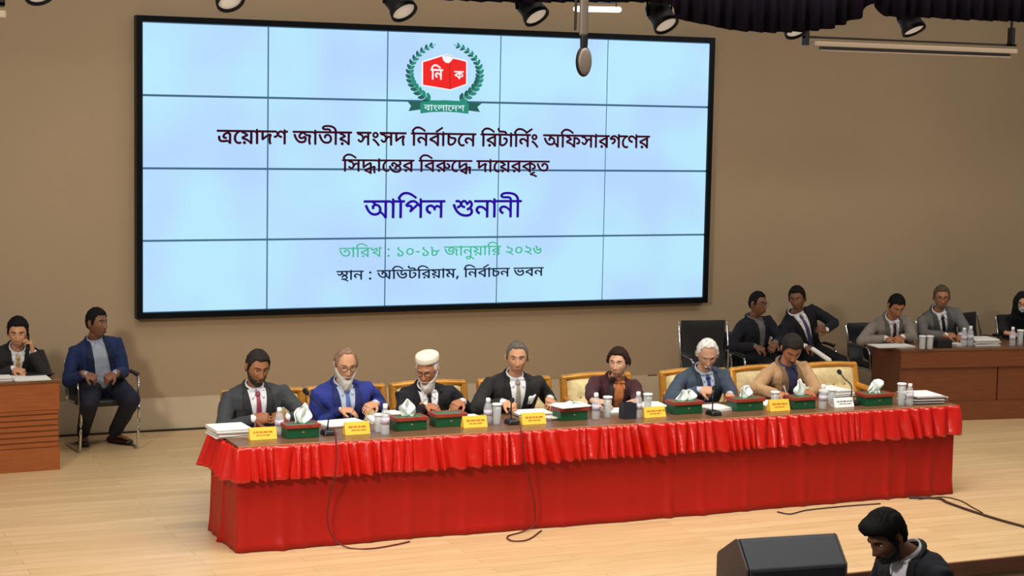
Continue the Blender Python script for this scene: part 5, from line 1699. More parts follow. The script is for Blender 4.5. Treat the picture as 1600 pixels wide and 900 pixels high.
def drape(bvh, jb, M, Minv_dir, region, zs, d, th=0.010, nu=15):
    """patch lying on the coat front. region(z) -> (x0, x1) in torso coordinates; returns a closed solid"""
    Rm = M[:3, :3]
    T = M[:3, 3]
    fwd = Rm @ np.array([0, -1, 0])
    Vf, Vb = [], []
    for z in zs:
        x0, x1 = region(z)
        for i in range(nu):
            x = x0+(x1-x0)*i/(nu-1)
            o = T+Rm @ np.array([x, -0.45, z])
            hit = bvh.ray_cast(Vector(o), Vector(-fwd))
            p = np.array(hit[0]) if hit[0] is not None else T+Rm @ np.array([x, -0.05, z])
            if jb is not None:
                h2 = jb.ray_cast(Vector(p+fwd*0.03), Vector(-fwd), 0.08)
                if h2[0] is not None:
                    p = np.array(h2[0])
            Vf.append(p+fwd*d)
            Vb.append(p-fwd*th)
    m_ = len(zs)
    n = m_*nu
    F = []
    for j in range(m_-1):
        for i in range(nu-1):
            a = j*nu+i
            F.append((a, a+1, a+nu+1, a+nu))
            F.append((n+a, n+a+nu, n+a+nu+1, n+a+1))
    for j in range(m_-1):
        for i in (0, nu-1):
            a, b = j*nu+i, (j+1)*nu+i
            F.append((a, b, b+n, a+n) if i == 0 else (b, a, a+n, b+n))
    for i in range(nu-1):
        a = i
        F.append((a, a+n, a+n+1, a+1))
        a = (m_-1)*nu+i
        F.append((a, a+1, a+n+1, a+n))
    return np.array(Vf+Vb), F


def bvh_of(V, F):
    return BVHTree.FromPolygons([tuple(v) for v in V], [tuple(f) for f in F])


def person(sp):
    """one seated or standing figure. All numbers in room metres."""
    H = np.array(sp['head'], float)                 # centre of the head
    hk = sp.get('hk', 1.06)
    Rh = rotm(*sp['face'])
    pel = np.array(sp['pelvis'], float)
    root = wroot('person', (pel[0], pel[1], sp.get('base', 0.0)))
    tag(root, sp['label'], 'person', sp.get('group'))
    skin = mat('skin_'+sp['skin'], SKIN[sp['skin']], 0.5, var=0.06, vscale=14, spec=0.35)
    lipm = mat('lips_'+sp['skin'], LIPS[sp['skin']], 0.5)
    # torso frame
    ty = sp.get('tyaw', 0.0)
    Ry_ = rotm(ty, 0, 0)
    neck = H+np.array(sp['neckoff']) if 'neckoff' in sp else H+rotm(sp['face'][0]*0.5+ty*0.5, sp['face'][1]*0.35, 0) @ np.array([0, 0.028, -0.125*hk])+np.array([0, 0.01, -0.008])
    v = Ry_.T @ (neck-pel)
    L = np.linalg.norm(v)
    Ls = L/0.525
    lean = math.degrees(math.atan2(-v[1], v[2]))
    side = math.degrees(math.asin(np.clip(v[0]/L, -0.9, 0.9)))
    M = np.eye(4)
    M[:3, :3] = Ry_ @ rotm(0, lean, 0) @ rotm(0, 0, side)
    M[:3, 3] = pel
    loc = lambda p: M[:3, :3] @ np.array(p, float)+M[:3, 3]
    wk, dk = sp.get('wk', 1.0), sp.get('dk', 1.0)
    # limbs
    arms = {}
    for s, key in ((-1, 'L'), (1, 'R')):            # L = image left
        S = loc((s*0.182*wk, 0.008, 0.445*Ls))
        a = sp['arm'+key]
        hp = np.array(a['hand'], float)
        f = np.array(a.get('f', (-s*0.5, -0.85, -0.1)), float)
        f /= np.linalg.norm(f)
        W = hp-f*0.07
        pole = np.array(a.get('pole', (s*0.7, 0.35, -0.75)), float)
        E, W2 = ik(S, W, 0.295*sp.get('ak', 1), 0.265*sp.get('ak', 1), pole)
        arms[key] = (S, E, W2, f, np.array(a.get('n', (0, 0, -1)), float), a, s)
    legs = []
    for s in (-1, 1):
        hip = loc((s*0.092, 0, 0.0))
        K, A, tdir = sp['legs'][0 if s < 0 else 1]
        legs.append((hip, np.array(K, float), np.array(A, float), np.array(tdir, float)))
    # ---- body: one continuous skin mesh
    b = MB()
    D, F = head_grid()
    b.add((head_surf(D)*hk) @ Rh.T+H, F)
    for s in (-1, 1):
        b.ell(H+Rh @ (np.array([s*0.082, 0.010, -0.004])*hk), np.array([0.010, 0.018, 0.031])*hk, seg=12, rings=10, rot=Rh @ rotm(s*18, 0, s*6))
    b.sweep([H+Rh @ np.array([0, 0.022, -0.02]), H+Rh @ (np.array([0, 0.026, -0.09])*hk), loc((0, 0.02, 0.50*Ls)), loc((0, 0.015, 0.44*Ls))], [0.052, 0.052, 0.056, 0.075], 18)
    b.sweep([loc((0, 0, -0.02)), loc((0, 0, 0.2*Ls)), loc((0, 0, 0.38*Ls)), loc((0, 0.01, 0.44*Ls))], [0.105, 0.09, 0.105, 0.07], 14, flat=0.8, ref=M[:3, :3] @ np.array([0, 1, 0]))
    b.sweep([loc((-0.17*wk, 0.008, 0.425*Ls)), loc((0, 0.012, 0.43*Ls)), loc((0.17*wk, 0.008, 0.425*Ls))], [0.026, 0.040, 0.026], 12)
    for key in 'LR':
        S, E, W, f, nr, a, s = arms[key]
        b.sweep([S*0.92+E*0.08, S*0.5+E*0.5, E], [0.034, 0.040, 0.036], 12)
        b.sweep([E, E*0.55+W*0.45, W], [0.037, 0.034, 0.025], 12)
        hand_parts(b, W, f, nr, a.get('thumb', s), a.get('curl', 0.55), sp.get('handk', 1.05), a.get('spread', 1.0), a.get('point', False))
    for hip, K, A, td in legs:
        b.sweep([hip, hip*0.5+K*0.5, K], [0.072, 0.06, 0.048], 12)
        b.sweep([K, K*0.6+A*0.4, A], [0.048, 0.046, 0.032], 12)
        b.sweep([A, A+td*0.06+np.array([0, 0, -0.045]), A+td*0.15+np.array([0, 0, -0.055])], [0.03, 0.03, 0.022], 10)
    body = place_mesh('body', remesh(b, 0.0042, 1), skin, root)
    # ---- face parts
    def hl(p):
        return H+Rh @ (np.array(p, float)*hk)
    for s in (-1, 1):
        ez_ = 0.007
        fy_ = face_y(s*0.031, ez_)
        e = MB()
        op = sp.get('eye', 0.0062)
        e.ell(hl((s*0.031, fy_+0.0035, ez_)), np.array([0.0135, 0.0075, op])*hk, 0, 14, 10, rot=Rh)
        gx = sp.get('gaze', 0.0)
        e.ell(hl((s*0.031+gx, fy_-0.0022, ez_-0.0008)), np.array([0.0064, 0.0032, min(op, 0.0062)])*hk, 1, 12, 8, rot=Rh)
        e.obj('eye', [M_eyew, M_iris], body, True)
        eb = MB()
        pts = []
        for t in (0, 0.25, 0.5, 0.75, 1):
            xx = s*(0.014+0.036*t)
            zz = 0.0295+0.005*math.sin(t*2.6)-0.005*t
            pts.append(hl((xx, face_y(xx, zz)-0.0015, zz)))
        eb.sweep(pts, np.array([0.0026, 0.0034, 0.0034, 0.003, 0.0018])*hk*sp.get('brow', 1.0), 8)
        eb.obj('eyebrow', mat('brow_'+sp['hairmat'], tuple(int(c*0.8) for c in HAIR[sp['hairmat']]), 0.8), body, True)
    lp = MB()
    for zz, hh in ((-0.0655, 0.0042), (-0.0765, 0.0052)):
        lp.ell(hl((0, face_y(0, zz)+0.0015, zz)), np.array([0.021, 0.0045, hh])*hk, 0, 16, 8, rot=Rh)
    lp.obj('lips', lipm, body, True)
    hm = mat('hair_'+sp['hairmat'], HAIR[sp['hairmat']], 0.8, var=0.35, vscale=50, bump=0.6, bscale=110, stretch=(1, 1, 0.3), spec=0.2)
    if sp.get('hair') is not None:
        V, F = hair_mesh(sp['hair'])
        MB().add((V*hk) @ Rh.T+H, F).obj('hair', hm, root, True)
    if sp.get('beard') is not None:
        bm_ = mat('beard_'+sp['beardmat'], HAIR[sp['beardmat']], 0.7, var=0.2, vscale=70, bump=0.5, bscale=150)
        V, F = beard_mesh(sp['beard'])
        MB().add((V*hk) @ Rh.T+H, F).obj('beard', bm_, root, True)
    if sp.get('moustache'):
        bm_ = mat('beard_'+sp['moustache'], HAIR[sp['moustache']], 0.7, var=0.2, vscale=70, bump=0.5, bscale=150)
        pts = [hl((xx, face_y(xx, zz)-0.003, zz)) for xx, zz in ((-0.028, -0.066), (-0.015, -0.058), (0, -0.055), (0.015, -0.058), (0.028, -0.066))]
        MB().sweep(pts, np.array([0.003, 0.0062, 0.0066, 0.0062, 0.003])*hk, 10).obj('moustache', bm_, root, True)
    if sp.get('glasses'):
        g = MB()
        y0 = face_y(0, 0.004)-0.006
        for s in (-1, 1):
            ring = []
            for k in range(17):
                a = 2*math.pi*k/16
                xx, zz = s*0.033+0.024*math.copysign(abs(math.cos(a))**0.75, math.cos(a)), 0.003+0.0165*math.copysign(abs(math.sin(a))**0.75, math.sin(a))
                ring.append(hl((xx, y0+0.010+abs(xx)*0.12, zz)))
            g.sweep(ring, 0.0019*hk, 6, caps=1)
            g.sweep([hl((s*0.057, y0+0.018, 0.010)), hl((s*0.078, -0.03, 0.012)), hl((s*0.083, 0.012, 0.012))], 0.0017*hk, 6)
        g.sweep([hl((-0.010, y0+0.010, 0.008)), hl((0, y0+0.006, 0.011)), hl((0.010, y0+0.010, 0.008))], 0.0019*hk, 6)
        g.obj('spectacles', M_specs, root, True)
    # ---- clothes
    coatm = mat('cloth_'+sp['coat'], COAT[sp['coat']], 0.78, var=0.10, vscale=9, bump=0.25, bscale=70, sheen=0.04, spec=0.2)
    lapm = mat('lapel_'+sp['coat'], tuple(int(c*0.74) for c in COAT[sp['coat']]), 0.72, var=0.08, vscale=9, bump=0.2, bscale=70, sheen=0.04, spec=0.25)
    tv, tf = torso_mesh(M, Ls, wk, dk)
    tb_ = bvh_of(tv, tf)
    j = MB().add(tv, tf)
    for key in 'LR':
        S, E, W, f, nr, a, s = arms[key]
        We = E*0.10+W*0.90
        So = loc((s*0.100*wk, 0.008, 0.440*Ls))
        Sx = S+(E-S)*0.06
        j.sweep([So, Sx, S*0.62+E*0.38, S*0.2+E*0.8, E], np.array([0.052, 0.070, 0.068, 0.064, 0.060])*sp.get('sleeve', 0.9), 16)
        j.sweep([E, E*0.75+W*0.25, E*0.4+W*0.6, We], np.array([0.060, 0.059, 0.052, 0.045])*sp.get('sleeve', 0.9), 16)
    if sp.get('skirted'):
        pass
    jm = remesh(j, 0.0085, 3, sp.get('fold', 0.020))
    co = np.empty(len(jm.vertices)*3)
    jm.vertices.foreach_get('co', co)
    co = co.reshape(-1, 3)
    jb = bvh_of(co, [tuple(p.vertices) for p in jm.polygons])
    place_mesh(sp.get('coatname', 'suit_jacket'), jm, coatm, root)
    zt = 0.508*Ls
    zb = sp.get('vbot', 0.12)*Ls
    wt = sp.get('vtop', 0.070)
    wb = sp.get('vlow', 0.008)

    def vee(z):
        t = np.clip((z-zb)/(zt-zb), 0, 1)
        return wb+(wt-wb)*t**0.85
    zs = np.linspace(zb, zt, 26)
    shm = mat('shirt_'+sp['shirt'], SHIRT[sp['shirt']], 0.7, bump=0.15, bscale=40)
    if sp.get('shirt'):
        V, F = drape(tb_, jb, M, None, lambda z: (-vee(z), vee(z)), zs, 0.004)
        sh = MB().add(V, F)
        # collar: a stand round the neck with two points
        ring = []
        cr = 0.0655
        for k in range(25):
            a = 2*math.pi*k/24
            ring.append(loc((cr*math.sin(a), 0.022-cr*math.cos(a)*0.98-0.006, 0.535*Ls-0.022*math.cos(a)+(0.008 if abs(k-12) < 8 else 0))))
        sh.sweep(ring, 0.019, 10, flat=0.42, ref=M[:3, :3] @ np.array([0, 0, 1]), caps=1) if False else None
        V, F = [], []
        for k in range(25):
            a = 2*math.pi*k/24
            ff = 0.5+0.5*math.cos(a)
            for (dr, dz) in ((0.004, -0.030), (0.010, -0.030), (0.003, 0.014+0.006*(1-ff)), (-0.004, 0.012+0.006*(1-ff))):
                rr = cr+dr
                V.append(loc((rr*math.sin(a), 0.018-rr*math.cos(a), 0.528*Ls-0.020*ff+dz)))
        for k in range(24):
            for q in range(4):
                F.append((k*4+q, k*4+(q+1) % 4, (k+1)*4+(q+1) % 4, (k+1)*4+q))
        sh.add(V, F)
        for s in (-1, 1):
            tip = [(s*0.004, 0.510), (s*0.060, 0.522), (s*0.050, 0.465)] if sp.get('tie') else [(s*0.012, 0.505), (s*0.066, 0.522), (s*0.056, 0.462)]
            z0, z1 = 0.462*Ls, 0.518*Ls
            V, F = drape(tb_, jb, M, None, lambda z, s=s: (s*(0.004+0.034*(z1-z)/(z1-z0)) if sp.get('tie') else s*(0.014+0.034*(z1-z)/(z1-z0)), s*(0.058-0.012*(z1-z)/(z1-z0))), np.linspace(z0, z1, 6), 0.016, 0.014, 6)
            sh.add(V, F)
        for key in 'LR':
            S, E, W, f, nr, a, s = arms[key]
            if sp.get('cuff', True):
                sh.sweep([E*0.22+W*0.78, E*0.02+W*0.98], [0.036, 0.0345], 14, caps=1)
        sh.obj('shirt', shm, root, True)
    if sp.get('tie'):
        tm = mat('tie_'+sp['tie'], TIE[sp['tie']], 0.5, var=0.12, vscale=40, bump=0.1, bscale=60)
        zk = 0.487*Ls

        def tw(z):
            t = np.clip((zk-z)/(zk-zb), 0, 1)
            w_ = 0.013+0.021*t*sp.get('tiew', 1.0)
            if z > zk-0.028:
                w_ = 0.013+0.007*(z-(zk-0.028))/0.04
            return (-w_, w_)
        V, F = drape(tb_, jb, M, None, tw, np.linspace(zb, zk+0.012, 26), 0.011, 0.008, 7)
        t_ = MB().add(V, F)
        kp = (V[25*7+3]+V[23*7+3])/2
        t_.ell(kp, (0.017, 0.012, 0.018), rot=M[:3, :3])
        t_.obj('necktie', tm, root, True)
    if sp.get('lapel', True):
        for s in (-1, 1):
            def lap(z, s=s):
                t = np.clip((z-zb)/(zt-zb), 0, 1)
                w_ = 0.010+0.058*smooth01(t/0.72)*(1.0 if t < 0.72 else 1.0-0.55*(t-0.72)/0.28)
                if 0.70 < t < 0.76:
                    w_ *= 0.72
                i_ = vee(z)-0.004
                return (s*i_, s*(i_+w_))
            V, F = drape(tb_, jb, M, None, lap, np.linspace(zb, zt, 28), 0.012, 0.010, 7)
            MB().add(V, F).obj('lapel', lapm, root, True)
        # collar roll round the back of the neck
        V = []
        pts = []
        for k in range(15):
            a = R(-128+256*k/14)
            cr = 0.080
            pts.append(loc((cr*math.sin(a), 0.020+cr*0.95*math.cos(a), (0.512+0.014*math.cos(a))*Ls)))
        MB().sweep(pts, 0.016, 10, flat=0.6, ref=M[:3, :3] @ np.array([0, 0, 1])).obj('coat_collar', lapm, root, True)
    trm = mat('trousers_'+sp.get('trousers', 'black'), TROUSER[sp.get('trousers', 'black')], 0.8, var=0.08, vscale=9, bump=0.2, bscale=70, spec=0.3)
    tr = MB()
    tr.sweep([loc((-0.09, 0.01, 0.03)), loc((0.09, 0.01, 0.03))], [0.118, 0.118], 16)
    for hip, K, A, td in legs:
        tr.sweep([hip, hip*0.55+K*0.45, K], np.array([0.098, 0.088, 0.072])*sp.get('legk', 1.0), 16)
        tr.sweep([K, K*0.6+A*0.4, A+np.array([0, 0, 0.0])], np.array([0.072, 0.066, 0.054])*sp.get('legk', 1.0), 16)
    place_mesh('trousers', remesh(tr, 0.010, 3, 0.018), trm, root)
    for hip, K, A, td in legs:
        td = td/np.linalg.norm(td)
        g = A[2]
        sh_ = MB()
        z0 = sp.get('base', 0.0)
        q = np.array([A[0], A[1], z0])
        sh_.sweep([q-td*0.055+np.array([0, 0, 0.034]), q+np.array([0, 0, 0.040]), q+td*0.09+np.array([0, 0, 0.036]), q+td*0.175+np.array([0, 0, 0.028])], [0.040, 0.046, 0.052, 0.043], 14, flat=[0.85, 0.85, 0.68, 0.58])
        sh_.sweep([q+np.array([0, 0, 0.04]), q+np.array([0, 0, 0.095])], [0.042, 0.044], 12)
        so = sh_.obj('shoe', mat('shoe_leather', (34, 18, 14), 0.3), root, True)
        MB().sweep([q-td*0.06+np.array([0, 0, 0.009]), q+td*0.02+np.array([0, 0, 0.009]), q+td*0.10+np.array([0, 0, 0.009]), q+td*0.19+np.array([0, 0, 0.009])], [0.041, 0.045, 0.053, 0.042], 14, flat=0.16).obj('sole', M_black, so, True)
    info = dict(root=root, H=H, Rh=Rh, hk=hk, loc=loc, M=M, Ls=Ls, arms=arms, tb=tb_, jb=jb, hl=hl)
    return info


SKIN = {'brown': (150, 98, 66), 'light': (198, 146, 112), 'mid': (172, 114, 80), 'dark': (122, 82, 60), 'tan': (196, 146, 116), 'fair': (208, 160, 130)}
LIPS = {'brown': (120, 66, 52), 'light': (160, 92, 76), 'mid': (140, 78, 62), 'dark': (88, 48, 40), 'tan': (150, 92, 78), 'fair': (168, 98, 86)}
HAIR = {'black': (20, 17, 17), 'dark': (40, 34, 32), 'grey': (96, 90, 84), 'salt': (126, 116, 108), 'white': (214, 208, 202), 'henna': (136, 108, 90), 'brown': (46, 30, 24), 'fair': (88, 78, 60)}
COAT = {'charcoal': (58, 60, 64), 'blue': (44, 56, 132), 'black': (32, 32, 38), 'soot': (40, 38, 38), 'maroon': (66, 34, 40), 'slate': (62, 74, 90), 'tan': (176, 140, 104), 'navy': (30, 44, 84), 'ink': (26, 27, 36), 'lightgrey': (138, 128, 120), 'midgrey': (108, 106, 104), 'veil': (16, 16, 20)}
SHIRT = {'white': (226, 226, 232), 'paleblue': (176, 190, 210), 'greyblue': (150, 160, 176), 'navy': (44, 46, 84), 'orange': (176, 104, 52), 'grey': (104, 102, 104), 'black': (30, 28, 30), 'brown': (70, 46, 40)}
TIE = {'rose': (150, 62, 84), 'blue': (78, 106, 168), 'black': (26, 26, 30), 'stone': (150, 138, 124), 'navy': (40, 52, 110), 'steel': (66, 74, 110), 'maroon': (84, 30, 36), 'gold': (196, 160, 96), 'cobalt': (40, 48, 120)}
TROUSER = {'black': (22, 22, 26), 'navy': (28, 30, 46), 'charcoal': (44, 44, 48)}


def az(x, y):
    """direction from a place to the viewpoint, degrees: what to add so a face looks straight at it"""
    return math.degrees(math.atan2(CAM[0]-x, -(CAM[1]-y)))


def sit(px_, py_, dx=0.0, knee=0.44, foot=0.02, zs_=0.55):
    """hips, knees and ankles of somebody on a chair facing the audience, turned by dx degrees"""
    a = R(dx)
    f = np.array([math.sin(a), -math.cos(a), 0])
    s = np.array([math.cos(a), math.sin(a), 0])
    p = np.array([px_, py_, 0])
    out = []
    for k in (-1, 1):
        K = p+f*knee+s*k*0.12+np.array([0, 0, zs_-0.02])
        A = p+f*(knee+foot)+s*k*0.13+np.array([0, 0, 0.105])
        out.append((K, A, f+s*k*0.15))
    return out


def seated(**k):
    hp, hy = k.pop('hpx'), k.pop('hY')
    H = at(hp[0], hp[1], hy)
    k['head'] = H
    ay, pi, ro = k['face']
    k['face'] = (ay+az(H[0], H[1]), pi, ro)
    if 'tyaw' in k:
        k['tyaw'] = k['tyaw']
    p = k.pop('pel')
    k['pelvis'] = (p[0], p[1], k.pop('pz', 0.565))
    if 'legs' not in k:
        k['legs'] = sit(p[0], p[1], k.get('tyaw', 0.0)*0.5, k.pop('knee', 0.44), k.pop('foot', 0.02))
    k.pop('knee', None)
    k.pop('foot', None)
    return person(k)


PG = 'people seated behind the long table'
HZ = TZ+0.042


def hz(px, py, z=HZ):
    return atz(px, py, z)


# 1 grey suit, hands clasped
i1 = seated(label='man in grey suit with dark beard and rose tie at the table left end', group=PG, skin='brown', hpx=(402, 574), hY=-3.84, face=(20, 16, 2),
            pel=(0.06, -3.62), tyaw=0, wk=1.10, dk=1.05, coat='charcoal', shirt='white', tie='rose', vbot=0.02, vtop=0.075, hairmat='dark', beardmat='dark',
            hair=dict(front=0.60, temple=0.42, top=0.013, sidethick=0.007), beard=dict(th=0.007, chin=0.006), eye=0.005,
            armL=dict(hand=hz(412, 653, HZ+0.025), f=(0.80, -0.55, 0.12), n=(0.5, 0.75, -0.3), curl=0.75, pole=(-0.8, 0.2, -0.6)),
            armR=dict(hand=hz(436, 652, HZ+0.030), f=(-0.85, -0.45, 0.12), n=(-0.4, 0.8, -0.3), curl=0.75, pole=(0.85, 0.2, -0.5)))
# 2 bright blue suit, white beard
i2 = seated(label='man in bright blue suit with spectacles and a long white beard', group=PG, skin='light', hpx=(540, 570), hY=-3.82, face=(14, 14, 0),
            pel=(0.74, -3.60), tyaw=4, wk=1.10, dk=1.12, coat='blue', shirt='paleblue', tie='blue', vbot=0.05, vtop=0.075, hairmat='henna', beardmat='white', glasses=True,
            hair=dict(front=0.80, temple=0.55, top=0.006, sidethick=0.010), beard=dict(th=0.012, chin=0.012, long=0.045), eye=0.005,
            armL=dict(hand=hz(545, 641, HZ+0.012), f=(0.85, -0.5, -0.05), n=(0.1, 0.25, -1), curl=0.45, pole=(-0.65, 0.5, -0.7)),
            armR=dict(hand=hz(578, 634, HZ+0.035), f=(-0.8, -0.55, -0.12), n=(-0.25, 0.2, -0.95), curl=0.5, pole=(0.65, 0.65, -0.6)))
# 3 white cap
i3 = seated(label='man in black suit with white cap and white beard reading papers', group=PG, skin='mid', hpx=(668, 578), hY=-3.84, face=(-18, 15, 0),
            pel=(1.42, -3.60), tyaw=0, wk=1.08, coat='black', shirt='white', tie='black', vbot=0.08, vtop=0.085, tiew=0.7, hairmat='white', beardmat='white', glasses=True,
            hair=dict(front=0.75, temple=0.5, top=0.004, sidethick=0.005), beard=dict(th=0.009, chin=0.014, long=0.035), eye=0.0045,
            armL=dict(hand=hz(678, 636, HZ+0.02), f=(0.75, -0.6, -0.12), n=(0.2, 0.2, -1), curl=0.5, pole=(-0.65, 0.5, -0.7)),
            armR=dict(hand=hz(714, 631, HZ+0.03), f=(-0.8, -0.55, -0.12), n=(-0.3, 0.2, -0.9), curl=0.6, pole=(0.65, 0.65, -0.6)))
# 4 pocket square
i4 = seated(label='man in dark suit with a white pocket handkerchief and stone coloured tie looking up', group=PG, skin='light', hpx=(808, 559), hY=-3.82, face=(2, 6, 0),
            pel=(2.18, -3.60), tyaw=-4, wk=1.10, dk=1.04, coat='soot', shirt='white', tie='stone', vbot=0.03, vtop=0.075, tiew=1.2, hairmat='grey',
            hair=dict(front=0.66, temple=0.46, top=0.008, sidethick=0.008), eye=0.0068, brow=1.2,
            armL=dict(hand=hz(799, 633, HZ+0.03), f=(0.55, -0.75, -0.2), n=(0.3, 0.2, -0.9), curl=0.8, pole=(-0.85, 0.2, -0.6)),
            armR=dict(hand=hz(860, 627, HZ+0.01), f=(-0.35, -0.9, -0.1), n=(-0.2, 0.2, -1), curl=0.7, pole=(0.65, 0.5, -0.7)))
# 5 woman
i5 = seated(label='woman in dark maroon jacket over an orange top with tied back hair', group=PG, skin='fair', hpx=(966, 567), hY=-3.80, face=(-14, 2, 0), hk=0.98,
            pel=(3.06, -3.60), tyaw=-6, wk=0.98, dk=1.0, coat='maroon', shirt='orange', vbot=0.05, vtop=0.05, vlow=0.036, cuff=False, hairmat='brown',
            hair=dict(front=0.60, temple=0.36, side=-0.05, ear=0.0, nape=-0.40, top=0.018, sidethick=0.014, bun=0.02, sidepuff=0.010), eye=0.006, coatname='jacket', sleeve=0.86,
            armL=dict(hand=hz(945, 646, HZ+0.0), f=(0.7, -0.65, -0.05), n=(0.1, 0.1, -1), curl=0.4, pole=(-0.75, 0.35, -0.6)),
            armR=dict(hand=hz(985, 641, HZ+0.0), f=(-0.75, -0.6, -0.05), n=(-0.1, 0.1, -1), curl=0.4, pole=(0.75, 0.35, -0.6)))
# 6 white hair
i6 = seated(label='white haired man in slate blue suit looking down with a closed fist', group=PG, skin='tan', hpx=(1105, 553), hY=-3.86, face=(8, 26, 0), hk=1.08,
            pel=(3.92, -3.60), tyaw=4, wk=1.10, dk=1.05, coat='slate', shirt='paleblue', tie='cobalt', vbot=0.08, vtop=0.068, hairmat='white', moustache='white',
            hair=dict(front=0.72, temple=0.50, side=-0.16, top=0.008, sidethick=0.011), eye=0.0035, brow=0.8,
            armL=dict(hand=hz(1106, 610, HZ+0.055), f=(0.85, -0.5, 0.0), n=(0.3, 0.6, -0.7), curl=1.5, pole=(-0.95, 0.1, -0.5)),
            armR=dict(hand=hz(1141, 620, HZ+0.012), f=(-0.45, -0.85, -0.1), n=(-0.1, 0.2, -1), curl=0.5, pole=(0.65, 0.5, -0.7)))
# 7 tan jacket, writing
i7 = seated(label='man in tan jacket over a dark blue shirt bending down to write', group=PG, skin='mid', hpx=(1237, 545), hY=-3.86, face=(14, 36, 0), hk=1.05,
            pel=(4.74, -3.58), tyaw=10, wk=1.06, dk=1.0, coat='tan', shirt='navy', vbot=0.05, vtop=0.062, vlow=0.022, hairmat='dark', cuff=False,
            hair=dict(front=0.55, temple=0.36, top=0.020, sidethick=0.010), eye=0.0035, moustache='dark',
            armL=dict(hand=hz(1226, 617, HZ+0.018), f=(0.80, -0.55, -0.15), n=(0.2, 0.2, -1), curl=0.9, pole=(-0.95, 0.15, -0.4)),
            armR=dict(hand=hz(1262, 616, HZ+0.0), f=(-0.75, -0.6, -0.1), n=(-0.1, 0.1, -1), curl=0.45, pole=(0.85, 0.35, -0.5)))

# ---- things worn or carried
# white cap
H, Rh, hk = i3['H'], i3['Rh'], i3['hk']
cp_ = MB().lathe([(0.99, -0.2), (1.0, 0.0), (1.0, 0.42), (0.97, 0.62), (0.85, 0.74), (0.55, 0.80), (0.1, 0.815)], seg=32)
V, F, _ = cp_.arrays()
V = V*np.array([0.086, 0.105, 0.054])+np.array([0, 0.012, 0.083])
cpo = MB().add((V*hk) @ rotm(0, 0, 0).T @ Rh.T+H, F).obj('cap', mat('white_knit_cap', (236, 228, 208), 0.85, bump=0.5, bscale=160), i3['root'], True)
# pocket handkerchief
V, F = drape(i4['tb'], i4['jb'], i4['M'], None, lambda z: (0.088, 0.088+0.07*(0.35+0.65*min(1, (z-0.275)/0.05))), np.linspace(0.275, 0.345, 9), 0.014, 0.008, 8)
rs = np.random.RandomState(3)
V[:, 2] += 0.006*np.sin(V[:, 0]*120)
MB().add(V, F).obj('handkerchief', M_paper, i4['root'], True)
# scarf of the woman
V, F = drape(i5['tb'], i5['jb'], i5['M'], None, lambda z: (-0.085, -0.045), np.linspace(0.24, 0.44, 12), 0.016, 0.01, 7)
MB().add(V, F).obj('scarf', mat('dark_scarf', (40, 26, 30), 0.8), i5['root'], True)
# pen in the writing hand
h7 = np.array(hz(1226, 617, HZ+0.018))
o = MB().sweep([h7+np.array([0.02, -0.03, -0.035]), h7+np.array([-0.01, 0.0, 0.075])], [0.003, 0.0045], 8).obj('pen', mat('pale_pen', (214, 206, 196), 0.3), smooth=True, origin=tuple(h7))
tag(o, 'pale pen in the writing hand of the man in the tan jacket', 'pen')
# striped elbow patch of the tan sleeve is part of the coat

# ---- people along the wall and at the side desks
# man in navy blazer by the wall
bx_, by_ = -0.49, -0.62
lg = [(np.array([bx_-0.20, by_-0.42, 0.50]), np.array([atz(121, 697, 0)[0]+0.07, atz(121, 697, 0)[1]+0.10, 0.105]), np.array([-0.12, -1, 0])),
      (np.array([bx_+0.17, by_-0.40, 0.50]), np.array([atz(185, 694, 0)[0]-0.02, atz(185, 694, 0)[1]+0.06, 0.105]), np.array([0.62, -0.8, 0]))]
j1 = seated(label='man in navy blazer and pale shirt sitting by the wall with hands in his lap', skin='dark', hpx=(151, 505), hY=-0.70, face=(46, -2, 0), hk=1.04,
            pel=(bx_, by_+0.06), tyaw=4, wk=1.08, dk=1.02, coat='navy', shirt='greyblue', vbot=0.02, vtop=0.062, vlow=0.085, hairmat='black', trousers='navy', legk=1.1,
            hair=dict(front=0.58, temple=0.42, top=0.016, sidethick=0.008), coatname='blazer', legs=lg,
            armL=dict(hand=at(145, 589, -0.98), f=(0.85, -0.35, -0.35), n=(0.2, 0.5, -0.8), curl=0.8, pole=(-0.45, 0.5, -0.8)),
            armR=dict(hand=at(170, 589, -0.98), f=(-0.85, -0.35, -0.35), n=(-0.2, 0.5, -0.8), curl=0.8, pole=(0.45, 0.5, -0.8)))
# man with phone behind the left desk
j2 = seated(label='man in dark suit behind the left desk holding a phone to his ear', skin='light', hpx=(28, 520), hY=-1.05, face=(-2, 10, 0), hk=1.05,
            pel=(-1.32, -0.66), tyaw=0, wk=1.06, coat='soot', shirt='white', tie='gold', vbot=0.06, vtop=0.05, hairmat='black', knee=0.36, foot=0.06,
            hair=dict(front=0.60, temple=0.46, top=0.020, sidethick=0.009), brow=1.4, sleeve=0.9,
            armL=dict(hand=atz(32, 579, DL+0.05), f=(0.75, -0.6, -0.15), n=(0.2, 0.1, -1), curl=0.6, pole=(-0.9, 0.2, -0.5)),
            armR=dict(hand=at(49, 538, -1.12), f=(-0.18, -0.15, 0.95), n=(-0.95, 0.1, -0.15), curl=0.75, thumb=-1, pole=(0.35, -0.35, -0.85)))
hp = np.array(at(44, 533, -1.09))
ph = empty('phone', tuple(hp))
MB().box((0, 0, 0), (0.010, 0.07, 0.145), rx=R(12)).obj('case', M_black, ph, bevel=0.004)
tag(ph, 'black phone held to the ear of the man behind the left desk', 'phone')
